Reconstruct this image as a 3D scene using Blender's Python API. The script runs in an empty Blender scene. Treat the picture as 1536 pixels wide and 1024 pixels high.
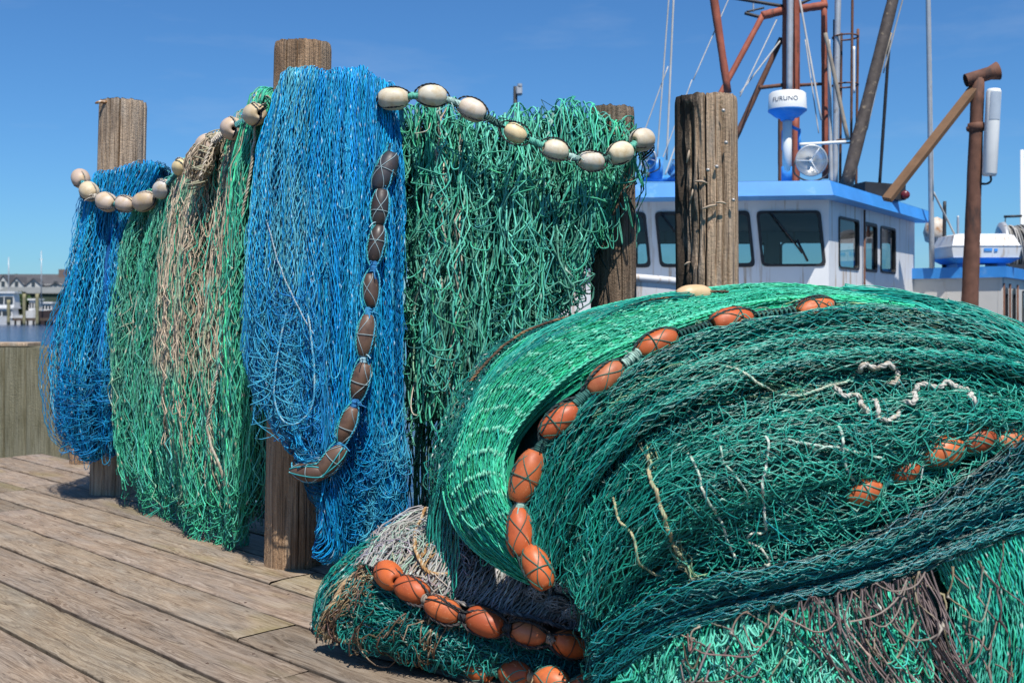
import bpy, math
import numpy as np
from mathutils import Vector, Matrix

SC = bpy.context.scene
COL = SC.collection
F, CX, HY, CZ = 1650.0, 768.0, 468.0, 1.2          # focal length in photo pixels, horizon, eye height

def P(px, py, Y):
    """the point of the place at distance Y that the photograph shows at (px, py)"""
    return np.array([(px - CX) / F * Y, Y, CZ + (HY - py) / F * Y])

def PL(lst):
    return np.array([P(*p) for p in lst])

# ------------------------------------------------------------------ noise
def _h(ix, iy, s):
    v = np.sin(ix * 127.1 + iy * 311.7 + s * 74.7) * 43758.5453
    return v - np.floor(v)

def vn(x, y, s=0):
    x, y = np.broadcast_arrays(np.asarray(x, float), np.asarray(y, float))
    ix, iy = np.floor(x), np.floor(y)
    fx, fy = x - ix, y - iy
    fx = fx * fx * (3 - 2 * fx); fy = fy * fy * (3 - 2 * fy)
    a, b, c, d = _h(ix, iy, s), _h(ix + 1, iy, s), _h(ix, iy + 1, s), _h(ix + 1, iy + 1, s)
    return (a * (1 - fx) + b * fx) * (1 - fy) + (c * (1 - fx) + d * fx) * fy

def fbm(x, y, s=0, o=3):
    t, a, n = 0, 1.0, 0
    for k in range(o):
        t = t + a * vn(np.asarray(x) * 2 ** k, np.asarray(y) * 2 ** k, s + 11 * k); n += a; a *= .5
    return t / n

# ------------------------------------------------------------------ mesh accumulator
class Acc:
    def __init__(s):
        s.v, s.q, s.c, s.n, s.m = [], [], [], 0, []
    def add(s, v, f, c=(1, 1, 1), mi=0):
        v = np.asarray(v, float).reshape(-1, 3)
        c = np.asarray(c, float)
        if c.ndim == 1: c = np.tile(c[None], (len(v), 1))
        s.v.append(v); s.c.append(c)
        if isinstance(f, np.ndarray):
            s.q.append((f + s.n)); s.m.append(np.full(len(f), mi))
        else:
            by = {}
            for t in f: by.setdefault(len(t), []).append(t)
            for k, l in by.items():
                s.q.append(np.array(l, int) + s.n); s.m.append(np.full(len(l), mi))
        s.n += len(v)
        return s
    # tubes along polylines P (S,N,3)
    def tubes(s, Pt, R, C=(1, 1, 1), sides=3, cap=False):
        Pt = np.asarray(Pt, float)
        if Pt.ndim == 2: Pt = Pt[None]
        S, N, _ = Pt.shape
        R = np.broadcast_to(np.asarray(R, float), (S, N))
        C = np.asarray(C, float)
        if C.ndim == 1: C = np.broadcast_to(C, (S, N, 3))
        elif C.ndim == 2: C = np.broadcast_to(C[:, None], (S, N, 3))
        T = np.empty_like(Pt)
        T[:, 1:-1] = Pt[:, 2:] - Pt[:, :-2]; T[:, 0] = Pt[:, 1] - Pt[:, 0]; T[:, -1] = Pt[:, -1] - Pt[:, -2]
        T /= np.linalg.norm(T, axis=2, keepdims=True) + 1e-12
        ref = np.array([0.31, -0.9, 0.29])
        A = np.cross(T, ref); A /= np.linalg.norm(A, axis=2, keepdims=True) + 1e-9
        B = np.cross(T, A)
        an = np.arange(sides) * 2 * np.pi / sides
        V = Pt[:, :, None] + R[:, :, None, None] * (np.cos(an)[None, None, :, None] * A[:, :, None] + np.sin(an)[None, None, :, None] * B[:, :, None])
        idx = np.arange(S * N * sides).reshape(S, N, sides)
        nx = np.roll(idx, -1, axis=2)
        f = np.stack([idx[:, :-1], nx[:, :-1], nx[:, 1:], idx[:, 1:]], -1).reshape(-1, 4)
        s.add(V.reshape(-1, 3), f, np.repeat(C.reshape(-1, 3), sides, axis=0))
        if cap and sides > 3:
            k = s.n - S * N * sides
            for i in range(S):
                s.q.append((idx[i, 0][::-1][None] + k)); s.q.append((idx[i, -1][None] + k))
                s.m += [np.zeros(1, int)] * 2
        return s
    def tube(s, p0, p1, r, c=(1, 1, 1), sides=10, r1=None, n=2):
        t = np.linspace(0, 1, n)[:, None]
        pt = np.asarray(p0)[None] * (1 - t) + np.asarray(p1)[None] * t
        rr = np.linspace(r, r if r1 is None else r1, n)[None]
        return s.tubes(pt, rr, c, sides, True)
    def grid(s, G, c=(1, 1, 1), flip=False):
        a, b, _ = G.shape
        i = np.arange(a * b).reshape(a, b)
        f = np.stack([i[:-1, :-1], i[1:, :-1], i[1:, 1:], i[:-1, 1:]], -1).reshape(-1, 4)
        if flip: f = f[:, ::-1]
        c = np.asarray(c, float)
        return s.add(G.reshape(-1, 3), np.ascontiguousarray(f), c if c.ndim == 1 else c.reshape(-1, 3))
    def box(s, lo, hi, c=(1, 1, 1), M=None, bev=0.0):
        lo, hi = np.array(lo, float), np.array(hi, float)
        if bev <= 0:
            v = np.array([[x, y, z] for x in (lo[0], hi[0]) for y in (lo[1], hi[1]) for z in (lo[2], hi[2])])
            f = np.array([[0, 1, 3, 2], [4, 6, 7, 5], [0, 4, 5, 1], [2, 3, 7, 6], [0, 2, 6, 4], [1, 5, 7, 3]])
        else:
            return s.cbox(lo, hi, bev, c, M)
        if M is not None: v = v @ np.array(M)[:3, :3].T + np.array(M)[:3, 3]
        return s.add(v, f, c)
    def cbox(s, lo, hi, b, c, M):
        """box with chamfered edges"""
        v = []; 
        for sx in (0, 1):
            for sy in (0, 1):
                for sz in (0, 1):
                    p = [hi[0] if sx else lo[0], hi[1] if sy else lo[1], hi[2] if sz else lo[2]]
                    d = [-1 if sx else 1, -1 if sy else 1, -1 if sz else 1]
                    for a in range(3):          # vertex on the face normal to axis a
                        q = list(p)
                        for k in range(3):
                            if k != a: q[k] += d[k] * b
                        v.append(q)
        I = lambda x, y, z, a: ((x * 2 + y) * 2 + z) * 3 + a
        f = []
        for k in (0, 1):
            f.append([I(k, 0, 0, 0), I(k, 0, 1, 0), I(k, 1, 1, 0), I(k, 1, 0, 0)][::1 if k == 0 else -1])
            f.append([I(0, k, 0, 1), I(1, k, 0, 1), I(1, k, 1, 1), I(0, k, 1, 1)][::1 if k == 0 else -1])
            f.append([I(0, 0, k, 2), I(0, 1, k, 2), I(1, 1, k, 2), I(1, 0, k, 2)][::1 if k == 0 else -1])
        for x in (0, 1):
            for y in (0, 1): f.append([I(x, y, 0, 0), I(x, y, 1, 0), I(x, y, 1, 1), I(x, y, 0, 1)])
        for x in (0, 1):
            for z in (0, 1): f.append([I(x, 0, z, 0), I(x, 1, z, 0), I(x, 1, z, 2), I(x, 0, z, 2)])
        for y in (0, 1):
            for z in (0, 1): f.append([I(0, y, z, 1), I(1, y, z, 1), I(1, y, z, 2), I(0, y, z, 2)])
        for x in (0, 1):
            for y in (0, 1):
                for z in (0, 1): f.append([I(x, y, z, 0), I(x, y, z, 1), I(x, y, z, 2)])
        v = np.array(v)
        if M is not None: v = v @ np.array(M)[:3, :3].T + np.array(M)[:3, 3]
        return s.add(v, f, c)
    def prism(s, poly, z0, z1, c=(1, 1, 1), poly1=None):
        """poly: (n,2) footprint; poly1: footprint at the top"""
        poly = np.asarray(poly, float); p1 = poly if poly1 is None else np.asarray(poly1, float); n = len(poly)
        v = np.vstack([np.c_[poly, np.full(n, z0)], np.c_[p1, np.full(n, z1)]])
        f = [[i, (i + 1) % n, n + (i + 1) % n, n + i] for i in range(n)] + [list(range(n))[::-1], list(range(n, 2 * n))]
        return s.add(v, f, c)
    def lathe(s, prof, c=(1, 1, 1), seg=24, M=None):
        prof = np.asarray(prof, float); an = np.linspace(0, 2 * np.pi, seg, endpoint=False); n = len(prof)
        v = np.stack([prof[:, None, 0] * np.cos(an), prof[:, None, 0] * np.sin(an), np.repeat(prof[:, None, 1], seg, 1)], -1).reshape(-1, 3)
        i = np.arange(n * seg).reshape(n, seg); j = np.roll(i, -1, 1)
        f = np.stack([i[:-1], j[:-1], j[1:], i[1:]], -1).reshape(-1, 4)
        if M is not None: v = v @ np.array(M)[:3, :3].T + np.array(M)[:3, 3]
        return s.add(v, f, c)

def build(name, acc, mat, parent=None, origin=None, smooth=True, recalc=False):
    v = np.vstack(acc.v); c = np.vstack(acc.c)
    if parent is not None: o0 = np.array(parent.location) if parent.parent is None else np.array(parent['_o'])
    elif origin is not None: o0 = np.array(origin, float)
    else: o0 = np.zeros(3)
    v = v - o0
    me = bpy.data.meshes.new(name)
    me.vertices.add(len(v)); me.vertices.foreach_set('co', v.astype(np.float32).ravel())
    tot = sum(q.size for q in acc.q); nf = sum(len(q) for q in acc.q)
    me.loops.add(tot); me.polygons.add(nf)
    me.loops.foreach_set('vertex_index', np.concatenate([q.ravel() for q in acc.q]).astype(np.int32))
    st = np.concatenate([np.full(len(q), q.shape[1]) for q in acc.q])
    me.polygons.foreach_set('loop_start', np.concatenate([[0], np.cumsum(st)[:-1]]).astype(np.int32))
    me.polygons.foreach_set('material_index', np.concatenate(acc.m).astype(np.int32))
    me.polygons.foreach_set('use_smooth', np.full(nf, smooth))
    me.update(calc_edges=True)
    at = me.attributes.new('col', 'FLOAT_COLOR', 'POINT')
    at.data.foreach_set('color', np.c_[c, np.ones(len(c))].astype(np.float32).ravel())
    if recalc:
        import bmesh
        bm = bmesh.new(); bm.from_mesh(me); bmesh.ops.recalc_face_normals(bm, faces=bm.faces); bm.to_mesh(me); bm.free()
    for m in (mat if isinstance(mat, (list, tuple)) else [mat]): me.materials.append(m)
    o = bpy.data.objects.new(name, me); COL.objects.link(o)
    if parent is not None: o.parent = parent
    else: o.location = o0
    o['_o'] = list(o0)
    return o

def tag(o, label, cat, group=None, kind=None):
    o['label'] = label; o['category'] = cat
    if group: o['group'] = group
    if kind: o['kind'] = kind
    return o

def empty(name, loc, label, cat, group=None):
    o = bpy.data.objects.new(name, None); COL.objects.link(o); o.location = loc; o.empty_display_size = .1
    o.matrix_world = Matrix.Translation(Vector(loc))
    return tag(o, label, cat, group)

def zto(d, at, twist=0.0):
    """matrix turning +Z to direction d, at a point"""
    q = Vector((0, 0, 1)).rotation_difference(Vector(d).normalized())
    return Matrix.Translation(Vector(at)) @ q.to_matrix().to_4x4() @ Matrix.Rotation(twist, 4, 'Z')

# ------------------------------------------------------------------ curves
def cr(pts, n, by_len=True):
    """Catmull-Rom through pts, n samples evenly by length"""
    pts = np.asarray(pts, float); K = len(pts)
    e = np.vstack([2 * pts[0] - pts[1], pts, 2 * pts[-1] - pts[-2]])
    def ev(t):
        i = np.clip(np.floor(t).astype(int), 0, K - 2); f = (t - i)[:, None]
        a, b, c, d = e[i], e[i + 1], e[i + 2], e[i + 3]
        return .5 * (2 * b + (c - a) * f + (2 * a - 5 * b + 4 * c - d) * f ** 2 + (3 * b - a - 3 * c + d) * f ** 3)
    t = np.linspace(0, K - 1, max(16 * K, 64)); q = ev(t)
    if not by_len: return ev(np.linspace(0, K - 1, n))
    L = np.r_[0, np.cumsum(np.linalg.norm(np.diff(q, axis=0), axis=1))]
    return ev(np.interp(np.linspace(0, L[-1], n), L, t))

class Sheet:
    """a lofted surface through guide strands; u runs across the strands, v along them"""
    def __init__(s, guides, fold=None, toward=(0, -1, .3), NU=140, NV=260, by_len=True):
        G = np.array([cr(g, 40) for g in guides])                      # (U,40,3)
        D = np.stack([cr(G[:, k], NU, False) for k in range(40)], 1)   # (NU,40,3)
        D = np.stack([cr(D[i], NV, False) for i in range(NU)], 0)
        s.NU, s.NV, s.D, s.tw = NU, NV, D, np.array(toward, float)
        s.normals()
        if fold is not None:
            U, V = np.meshgrid(np.linspace(0, 1, NU), np.linspace(0, 1, NV), indexing='ij')
            s.D = s.D + s.N * fold(U, V)[..., None]; s.normals()
        s.width = np.median(np.linalg.norm(np.diff(s.D, axis=0), axis=2).sum(0))
        s.wmax = np.linalg.norm(np.diff(s.D, axis=0), axis=2).sum(0).max()
        s.len = np.median(np.linalg.norm(np.diff(s.D, axis=1), axis=2).sum(1))
    def normals(s):
        du = np.gradient(s.D, axis=0); dv = np.gradient(s.D, axis=1)
        n = np.cross(du, dv); n /= np.linalg.norm(n, axis=2, keepdims=True) + 1e-12
        m = n[s.NU // 2, s.NV // 2]
        if (n * s.tw).sum() < 0: n = -n
        s.N = n
    def _look(s, A, u, v):
        x = np.clip(u, -.05, 1.05) * (s.NU - 1); y = np.clip(v, -.05, 1.05) * (s.NV - 1)
        i = np.clip(np.floor(x).astype(int), 0, s.NU - 2); j = np.clip(np.floor(y).astype(int), 0, s.NV - 2)
        fx, fy = (x - i)[..., None], (y - j)[..., None]
        return (A[i, j] * (1 - fx) + A[i + 1, j] * fx) * (1 - fy) + (A[i, j + 1] * (1 - fx) + A[i + 1, j + 1] * fx) * fy
    def at(s, u, v, off=0.0):
        u, v = np.broadcast_arrays(np.asarray(u, float), np.asarray(v, float))
        return s._look(s.D, u, v) + s._look(s.N, np.clip(u, 0, 1), np.clip(v, 0, 1)) * (np.zeros(u.shape) + off)[..., None]

def paint(U, V, base, rng, var=.22, alt=None, alt_amt=.0, seed=0, patches=(), hue=.10, freq=9):
    """fibre colour: every strand and stretch of strand is dyed or bleached a little differently"""
    S, N = U.shape
    b = np.array(base)[None, None] * np.ones((S, N, 1))
    k = (1 + var * rng.standard_normal((S, 1))) * (1 + .5 * var * (vn(U * freq * 9, V * freq * 3, seed) - .5) * 2)
    b = b * np.clip(k, .45, 1.8)[..., None]
    b = b * (1 + hue * rng.standard_normal((S, 1, 3)))
    if alt is not None:
        m = np.clip((fbm(U * freq, V * freq * .5, seed + 5) - (1 - alt_amt)) * 6, 0, 1)[..., None]
        b = b * (1 - m) + np.array(alt) * m
    for (u0, u1, v0, v1, c, amt) in patches:
        w = (np.clip((U - u0) / .05 + .5, 0, 1) * np.clip((u1 - U) / .05 + .5, 0, 1) * np.clip((V - v0) / .06 + .5, 0, 1) * np.clip((v1 - V) / .06 + .5, 0, 1))
        w = w * (rng.random((S, 1)) < amt) * np.clip(vn(U * 25, V * 14, seed + 9) * 2.2, 0, 1)
        b = b * (1 - w[..., None]) + np.array(c) * (1 + .25 * rng.standard_normal((S, 1, 1))) * w[..., None]
    return np.clip(b, .002, .95)

def net(acc, sh, rng, spacing, mesh, r, base, off=0.0, zig=.9, ppm=3, warp=((.02, 5, 2),), loose=.5, offn=.006, seed=0,
        alt=None, alt_amt=0, patches=(), var=.22, u0=0., u1=1., v0=0., v1=1., ragged=.02, knots=1.6, fleck=.10, fleck_c=(.55, .62, .58), sag=0., drop=0., hue=.10, wm=None):
    """netting: neighbouring strands zigzag and meet at knots, then the whole is bunched, warped and laid on the sheet"""
    W = (wm or sh.width) * (u1 - u0); L = sh.len * (v1 - v0)
    nu = max(4, int(W / spacing)); M = max(4, int(L / mesh)); N = M * ppm + 1
    i = np.arange(nu)[:, None]; k = np.arange(N)[None]; t = k / ppm
    sp = (u1 - u0) / nu
    w = (1 - 2 * np.abs(np.mod(t, 2) - 1)) * np.where(i % 2 == 0, 1, -1)
    U = u0 + (i + .5) * sp + w * .5 * zig * sp
    V = v0 + (v1 - v0) * np.clip(k / (N - 1) + (vn(i * .35, t * .5, seed + 3) - .5) * 1.1 / M, 0, 1)
    rag = 1 - ragged * rng.random((nu, 1)) - ragged * 2 * vn(i * .13, 0 * i, seed + 21) if ragged else 1
    V = v0 + (V - v0) * rag
    for q, (a, fu, fv) in enumerate(warp):
        U = U + a * 2 * (vn(U * fu + 7.3 * q, V * fv, seed + 31 + q) - .5)
    U = U + loose * sp * 2 * (vn(i * 3.7, t * .6, seed + 40) - .5)
    o = off + offn * 2 * (vn(i * 1.7, t * .45, seed + 50) - .5) + offn * 2 * (vn(U * 40, V * 12, seed + 51) - .5)
    pts = sh.at(U, V, o)
    if sag:   # slack meshes droop between their knots
        pts[..., 2] -= sag * np.sin(np.pi * np.mod(t, 1)) * vn(i * 2.3, np.floor(t) * 1.7, seed + 60)
    C = paint(U, V, base, rng, var, alt, alt_amt, seed, patches, hue)
    kn = (k % ppm == 0)
    R = r * (1 + .18 * rng.standard_normal((nu, 1))).clip(.6, 1.5) * np.where(kn, knots, 1.0)
    if fleck:  # paler knots: frayed fibre, and nylon sparkle put into the colour
        fl = kn & (rng.random((nu, N)) < fleck)
        C = np.where(fl[..., None], np.array(fleck_c) * (.6 + .6 * rng.random((nu, N, 1))), C)
    if drop:   # torn or missing strands
        keep = rng.random(nu) > drop; pts, R, C = pts[keep], R[keep], C[keep]
    acc.tubes(pts, R, C, 3)

def loops(acc, sh, rng, n, wid, drop, r, base, off=.02, u=(0, 1), v=(0, 1), var=.25, N=9, bulge=.02, dv=.03, patches=(), seed=0, alt=None, alt_amt=0, skew=(.6, 1.7)):
    """slack bights of twine hanging in U shapes off the netting"""
    u0 = u[0] + (u[1] - u[0]) * rng.random((n, 1)); v0 = v[0] + (v[1] - v[0]) * rng.random((n, 1))
    wu = (wid[0] + (wid[1] - wid[0]) * rng.random((n, 1))) / sh.width
    u1_ = np.clip(u0 + wu * np.where(rng.random((n, 1)) < .5, 1, -1), u[0], u[1]); v1_ = np.clip(v0 + dv * rng.standard_normal((n, 1)), 0, 1)
    t = np.linspace(0, 1, N)[None]
    U = u0 + (u1_ - u0) * t; V = v0 + (v1_ - v0) * t
    b = bulge * (.3 + rng.random((n, 1)))
    pts = sh.at(U, V, off + b * np.sin(np.pi * t))
    d = (drop[0] + (drop[1] - drop[0]) * rng.random((n, 1)))
    sk = rng.uniform(*skew, (n, 1))
    s_ = t ** sk
    pts[..., 2] -= d * 4 * s_ * (1 - s_)
    pts += .004 * (np.stack([vn(np.arange(n)[:, None] * 1.3, t * 4, seed + q) for q in range(3)], -1) - .5) * 2
    C = paint(U, V, base, rng, var, alt, alt_amt, seed, patches)
    acc.tubes(pts, r * (1 + .15 * rng.standard_normal((n, 1))).clip(.6, 1.5), C, 3)

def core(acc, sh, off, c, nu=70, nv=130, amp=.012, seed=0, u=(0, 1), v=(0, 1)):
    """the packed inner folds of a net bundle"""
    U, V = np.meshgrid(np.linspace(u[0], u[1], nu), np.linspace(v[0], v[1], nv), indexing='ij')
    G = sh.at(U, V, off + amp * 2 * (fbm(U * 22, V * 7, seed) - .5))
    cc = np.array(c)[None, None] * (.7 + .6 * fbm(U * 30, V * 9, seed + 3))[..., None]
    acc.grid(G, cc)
# ------------------------------------------------------------------ materials
def mat(name):
    m = bpy.data.materials.new(name); m.use_nodes = True
    nt = m.node_tree; nt.nodes.clear()
    out = nt.nodes.new('ShaderNodeOutputMaterial'); b = nt.nodes.new('ShaderNodeBsdfPrincipled')
    nt.links.new(b.outputs[0], out.inputs[0])
    def N(t, **kw):
        n = nt.nodes.new(t)
        for k, v in kw.items():
            if k.startswith('i_'):
                key = k[2:]
                n.inputs[int(key) if key.isdigit() else key.replace('_', ' ')].default_value = v
            else: setattr(n, k, v)
        return n
    return m, nt, b, N, nt.links.new

def ramp(N, stops):
    r = N('ShaderNodeValToRGB'); e = r.color_ramp.elements
    while len(e) < len(stops): e.new(.5)
    for x, (p, c) in zip(e, stops):
        x.position = p; x.color = (*c, 1) if len(c) == 3 else c
    return r

def mixc(N, L, fac, a, b, mode='MIX'):
    n = N('ShaderNodeMix', data_type='RGBA', blend_type=mode)
    for s, v in ((0, fac), (6, a), (7, b)):
        if hasattr(v, 'is_linked'): L(v, n.inputs[s])
        else: n.inputs[s].default_value = v if s == 0 else (*v, 1)
    return n.outputs[2]

def noise(N, L, vec, scale, detail=4, rough=.55, dist=0.0):
    n = N('ShaderNodeTexNoise'); n.inputs['Scale'].default_value = scale; n.inputs['Detail'].default_value = detail
    n.inputs['Roughness'].default_value = rough; n.inputs['Distortion'].default_value = dist
    if vec is not None: L(vec, n.inputs['Vector'])
    return n.outputs[0]

def vmul(N, L, vec, s):
    n = N('ShaderNodeVectorMath', operation='MULTIPLY'); L(vec, n.inputs[0]); n.inputs[1].default_value = s
    return n.outputs[0]

def bump(N, L, b, h, strength=.5, dist=.01):
    n = N('ShaderNodeBump'); n.inputs['Strength'].default_value = strength; n.inputs['Distance'].default_value = dist
    L(h, n.inputs['Height']); L(n.outputs[0], b.inputs['Normal'])

def twine(name, rough=.45, spec=.4):
    m, nt, b, N, L = mat(name)
    a = N('ShaderNodeAttribute', attribute_name='col'); L(a.outputs['Color'], b.inputs['Base Color'])
    tc = N('ShaderNodeTexCoord')
    L(mixc(N, L, .35, a.outputs['Color'], ramp_of(N, L, noise(N, L, tc.outputs['Object'], 90, 2), [(.3, (.55, .55, .55)), (.7, (1.35, 1.35, 1.35))]), 'MULTIPLY'), b.inputs['Base Color'])
    b.inputs['Roughness'].default_value = rough; b.inputs['Specular IOR Level'].default_value = spec
    return m

def ramp_of(N, L, f, stops):
    r = ramp(N, stops); L(f, r.inputs[0]); return r.outputs[0]

def simple(name, c, rough=.6, spec=.4, metal=0., var=.15, scale=6, stain=None, stain_amt=.5, stain_scale=3, bmp=.15, streak=None):
    """painted or bare surface with mottling, and stains with their own shapes"""
    m, nt, b, N, L = mat(name)
    tc = N('ShaderNodeTexCoord'); o = tc.outputs['Object']
    n1 = noise(N, L, o, scale, 5)
    col = ramp_of(N, L, n1, [(.25, tuple(x * (1 - var) for x in c)), (.75, tuple(min(1, x * (1 + var)) for x in c))])
    if stain is not None:
        v = vmul(N, L, o, streak or (1, 1, 1))
        n2 = noise(N, L, v, stain_scale, 6, .65)
        f = ramp_of(N, L, n2, [(stain_amt, (0, 0, 0)), (min(1, stain_amt + .12), (1, 1, 1))])
        col = mixc(N, L, f, col, stain)
    L(col, b.inputs['Base Color'])
    b.inputs['Roughness'].default_value = rough; b.inputs['Metallic'].default_value = metal; b.inputs['Specular IOR Level'].default_value = spec
    if bmp: bump(N, L, b, noise(N, L, o, scale * 12, 3), bmp, .004)
    return m

def pile_wood(name, light, dark, grey, rot=None, stain_amt=.55):
    m, nt, b, N, L = mat(name)
    tc = N('ShaderNodeTexCoord'); o = tc.outputs['Object']
    g1 = noise(N, L, vmul(N, L, o, (1, 1, .030)), 85, 6, .72, .35)
    g2 = noise(N, L, vmul(N, L, o, (1, 1, .12)), 14, 4, .6, .4)
    g3 = noise(N, L, vmul(N, L, o, (1, 1, .4)), 5, 3)
    c = ramp_of(N, L, g1, [(.34, dark), (.48, tuple(.6 * a + .4 * d for a, d in zip(light, dark))), (.6, light), (.8, tuple(min(1, x * 1.25) for x in light))])
    c = mixc(N, L, ramp_of(N, L, g2, [(.46, (0, 0, 0)), (.66, (.65, .65, .65))]), c, ramp_of(N, L, g1, [(.3, tuple(x * .45 for x in grey)), (.7, grey)]))
    c = mixc(N, L, ramp_of(N, L, g3, [(stain_amt, (0, 0, 0)), (stain_amt + .15, (.6, .6, .6))]), c, dark)
    if rot is not None:
        sx = N('ShaderNodeSeparateXYZ'); L(o, sx.inputs[0])
        ad = N('ShaderNodeMath', operation='MULTIPLY_ADD'); L(noise(N, L, vmul(N, L, o, (1, 1, .35)), 11, 6, .7, .8), ad.inputs[0]); ad.inputs[1].default_value = .33
        L(sx.outputs[0], ad.inputs[2])
        c = mixc(N, L, ramp_of(N, L, ad.outputs[0], [(.05, (1, 1, 1)), (.12, (0, 0, 0))]), c, rot)
    L(c, b.inputs['Base Color']); b.inputs['Roughness'].default_value = .88; b.inputs['Specular IOR Level'].default_value = .2
    h = N('ShaderNodeMath', operation='MULTIPLY_ADD'); L(g1, h.inputs[0]); h.inputs[1].default_value = 1.0; L(noise(N, L, o, 70, 5, .7), h.inputs[2])
    bump(N, L, b, h.outputs[0], .8, .012)
    return m

def deck_wood():
    m, nt, b, N, L = mat('weathered_deck_wood')
    a = N('ShaderNodeAttribute', attribute_name='pc'); v = a.outputs['Vector']
    col = N('ShaderNodeAttribute', attribute_name='col')
    g0 = noise(N, L, vmul(N, L, v, (.5, 6, 1)), 3.2, 3, .5, .3)                # slow wander of the growth rings
    ad = N('ShaderNodeVectorMath', operation='MULTIPLY_ADD'); ad.inputs[1].default_value = (1.0, 26, 3.1)
    L(v, ad.inputs[0])
    cmb = N('ShaderNodeCombineXYZ'); mu = N('ShaderNodeMath', operation='MULTIPLY'); L(g0, mu.inputs[0]); mu.inputs[1].default_value = 5.0
    L(mu.outputs[0], cmb.inputs[1]); L(cmb.outputs[0], ad.inputs[2])
    g1 = noise(N, L, ad.outputs[0], 4.0, 6, .62, .15)                            # fine grain lines
    g2 = noise(N, L, vmul(N, L, v, (1.3, 5, 1.7)), 2.2, 4)                      # blotches
    g3 = noise(N, L, vmul(N, L, v, (2.5, 70, 2.3)), 3.0, 3, .7)                  # hairline checks
    c = ramp_of(N, L, g1, [(.28, (.085, .060, .038)), (.42, (.25, .178, .115)), (.55, (.39, .295, .20)), (.75, (.50, .40, .29))])
    c = mixc(N, L, ramp_of(N, L, g2, [(.38, (0, 0, 0)), (.68, (.75, .75, .75))]), c, ramp_of(N, L, g1, [(.3, (.16, .13, .098)), (.7, (.40, .345, .275))]))
    c = mixc(N, L, ramp_of(N, L, noise(N, L, vmul(N, L, v, (.7, 2.0, .3)), 1.3, 3), [(.60, (0, 0, 0)), (.74, (.55, .55, .55))]), c, (.33, .265, .095))    # yellow green algae stain
    c = mixc(N, L, ramp_of(N, L, g3, [(.27, (.9, .9, .9)), (.37, (0, 0, 0))]), c, (.07, .05, .036))
    c = mixc(N, L, 1.0, c, col.outputs['Color'], 'MULTIPLY')
    L(c, b.inputs['Base Color']); b.inputs['Roughness'].default_value = .82; b.inputs['Specular IOR Level'].default_value = .25
    h = N('ShaderNodeMath', operation='MULTIPLY_ADD'); L(g3, h.inputs[0]); h.inputs[1].default_value = 1.2; L(g1, h.inputs[2])
    bump(N, L, b, h.outputs[0], .75, .006)
    return m

def float_mat(name, stain, lightc, scuff=.62):
    m, nt, b, N, L = mat(name)
    oi = N('ShaderNodeObjectInfo'); tc = N('ShaderNodeTexCoord')
    ad = N('ShaderNodeVectorMath', operation='ADD'); L(tc.outputs['Object'], ad.inputs[0]); L(oi.outputs['Location'], ad.inputs[1])
    n1 = noise(N, L, ad.outputs[0], 22, 5, .6); n2 = noise(N, L, vmul(N, L, ad.outputs[0], (1, 1, .4)), 60, 5, .7)
    c = mixc(N, L, ramp_of(N, L, n1, [(.45, (0, 0, 0)), (.7, (.75, .75, .75))]), oi.outputs['Color'], stain)
    c = mixc(N, L, ramp_of(N, L, n2, [(scuff, (0, 0, 0)), (scuff + .08, (.8, .8, .8))]), c, lightc)
    L(c, b.inputs['Base Color']); b.inputs['Specular IOR Level'].default_value = .45
    L(ramp_of(N, L, n1, [(.3, (.36, .36, .36)), (.7, (.62, .62, .62))]), b.inputs['Roughness'])
    bump(N, L, b, n2, .15, .003)
    return m

def glass_mat():
    m = bpy.data.materials.new('cabin_glass'); m.use_nodes = True; nt = m.node_tree; nt.nodes.clear()
    o = nt.nodes.new('ShaderNodeOutputMaterial'); mx = nt.nodes.new('ShaderNodeMixShader'); t = nt.nodes.new('ShaderNodeBsdfTransparent'); g = nt.nodes.new('ShaderNodeBsdfGlossy')
    fr = nt.nodes.new('ShaderNodeFresnel'); fr.inputs[0].default_value = 1.5
    t.inputs[0].default_value = (.62, .72, .72, 1); g.inputs['Roughness'].default_value = .02
    nt.links.new(fr.outputs[0], mx.inputs[0]); nt.links.new(t.outputs[0], mx.inputs[1]); nt.links.new(g.outputs[0], mx.inputs[2]); nt.links.new(mx.outputs[0], o.inputs[0])
    return m

def water_mat():
    m, nt, b, N, L = mat('harbour_water')
    b.inputs['Base Color'].default_value = (.012, .045, .11, 1); b.inputs['Roughness'].default_value = .12; b.inputs['IOR'].default_value = 1.33
    tc = N('ShaderNodeTexCoord')
    n = N('ShaderNodeMath', operation='MULTIPLY_ADD'); L(noise(N, L, vmul(N, L, tc.outputs['Object'], (1, .55, 1)), 1.1, 5, .6), n.inputs[0]); n.inputs[1].default_value = 1.0
    L(noise(N, L, tc.outputs['Object'], .22, 3), n.inputs[2])
    bump(N, L, b, n.outputs[0], .9, .35)
    return m

M_TW = twine('netting_twine', .55, .22)
M_TWD = twine('wet_netting_twine', .36, .42)
M_ROPE = twine('old_rope', .7, .25)
# ------------------------------------------------------------------ setting
rng = np.random.default_rng(7)
ND, TD = np.array([.70711, .70711, 0]), np.array([-.70711, .70711, 0])

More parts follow.
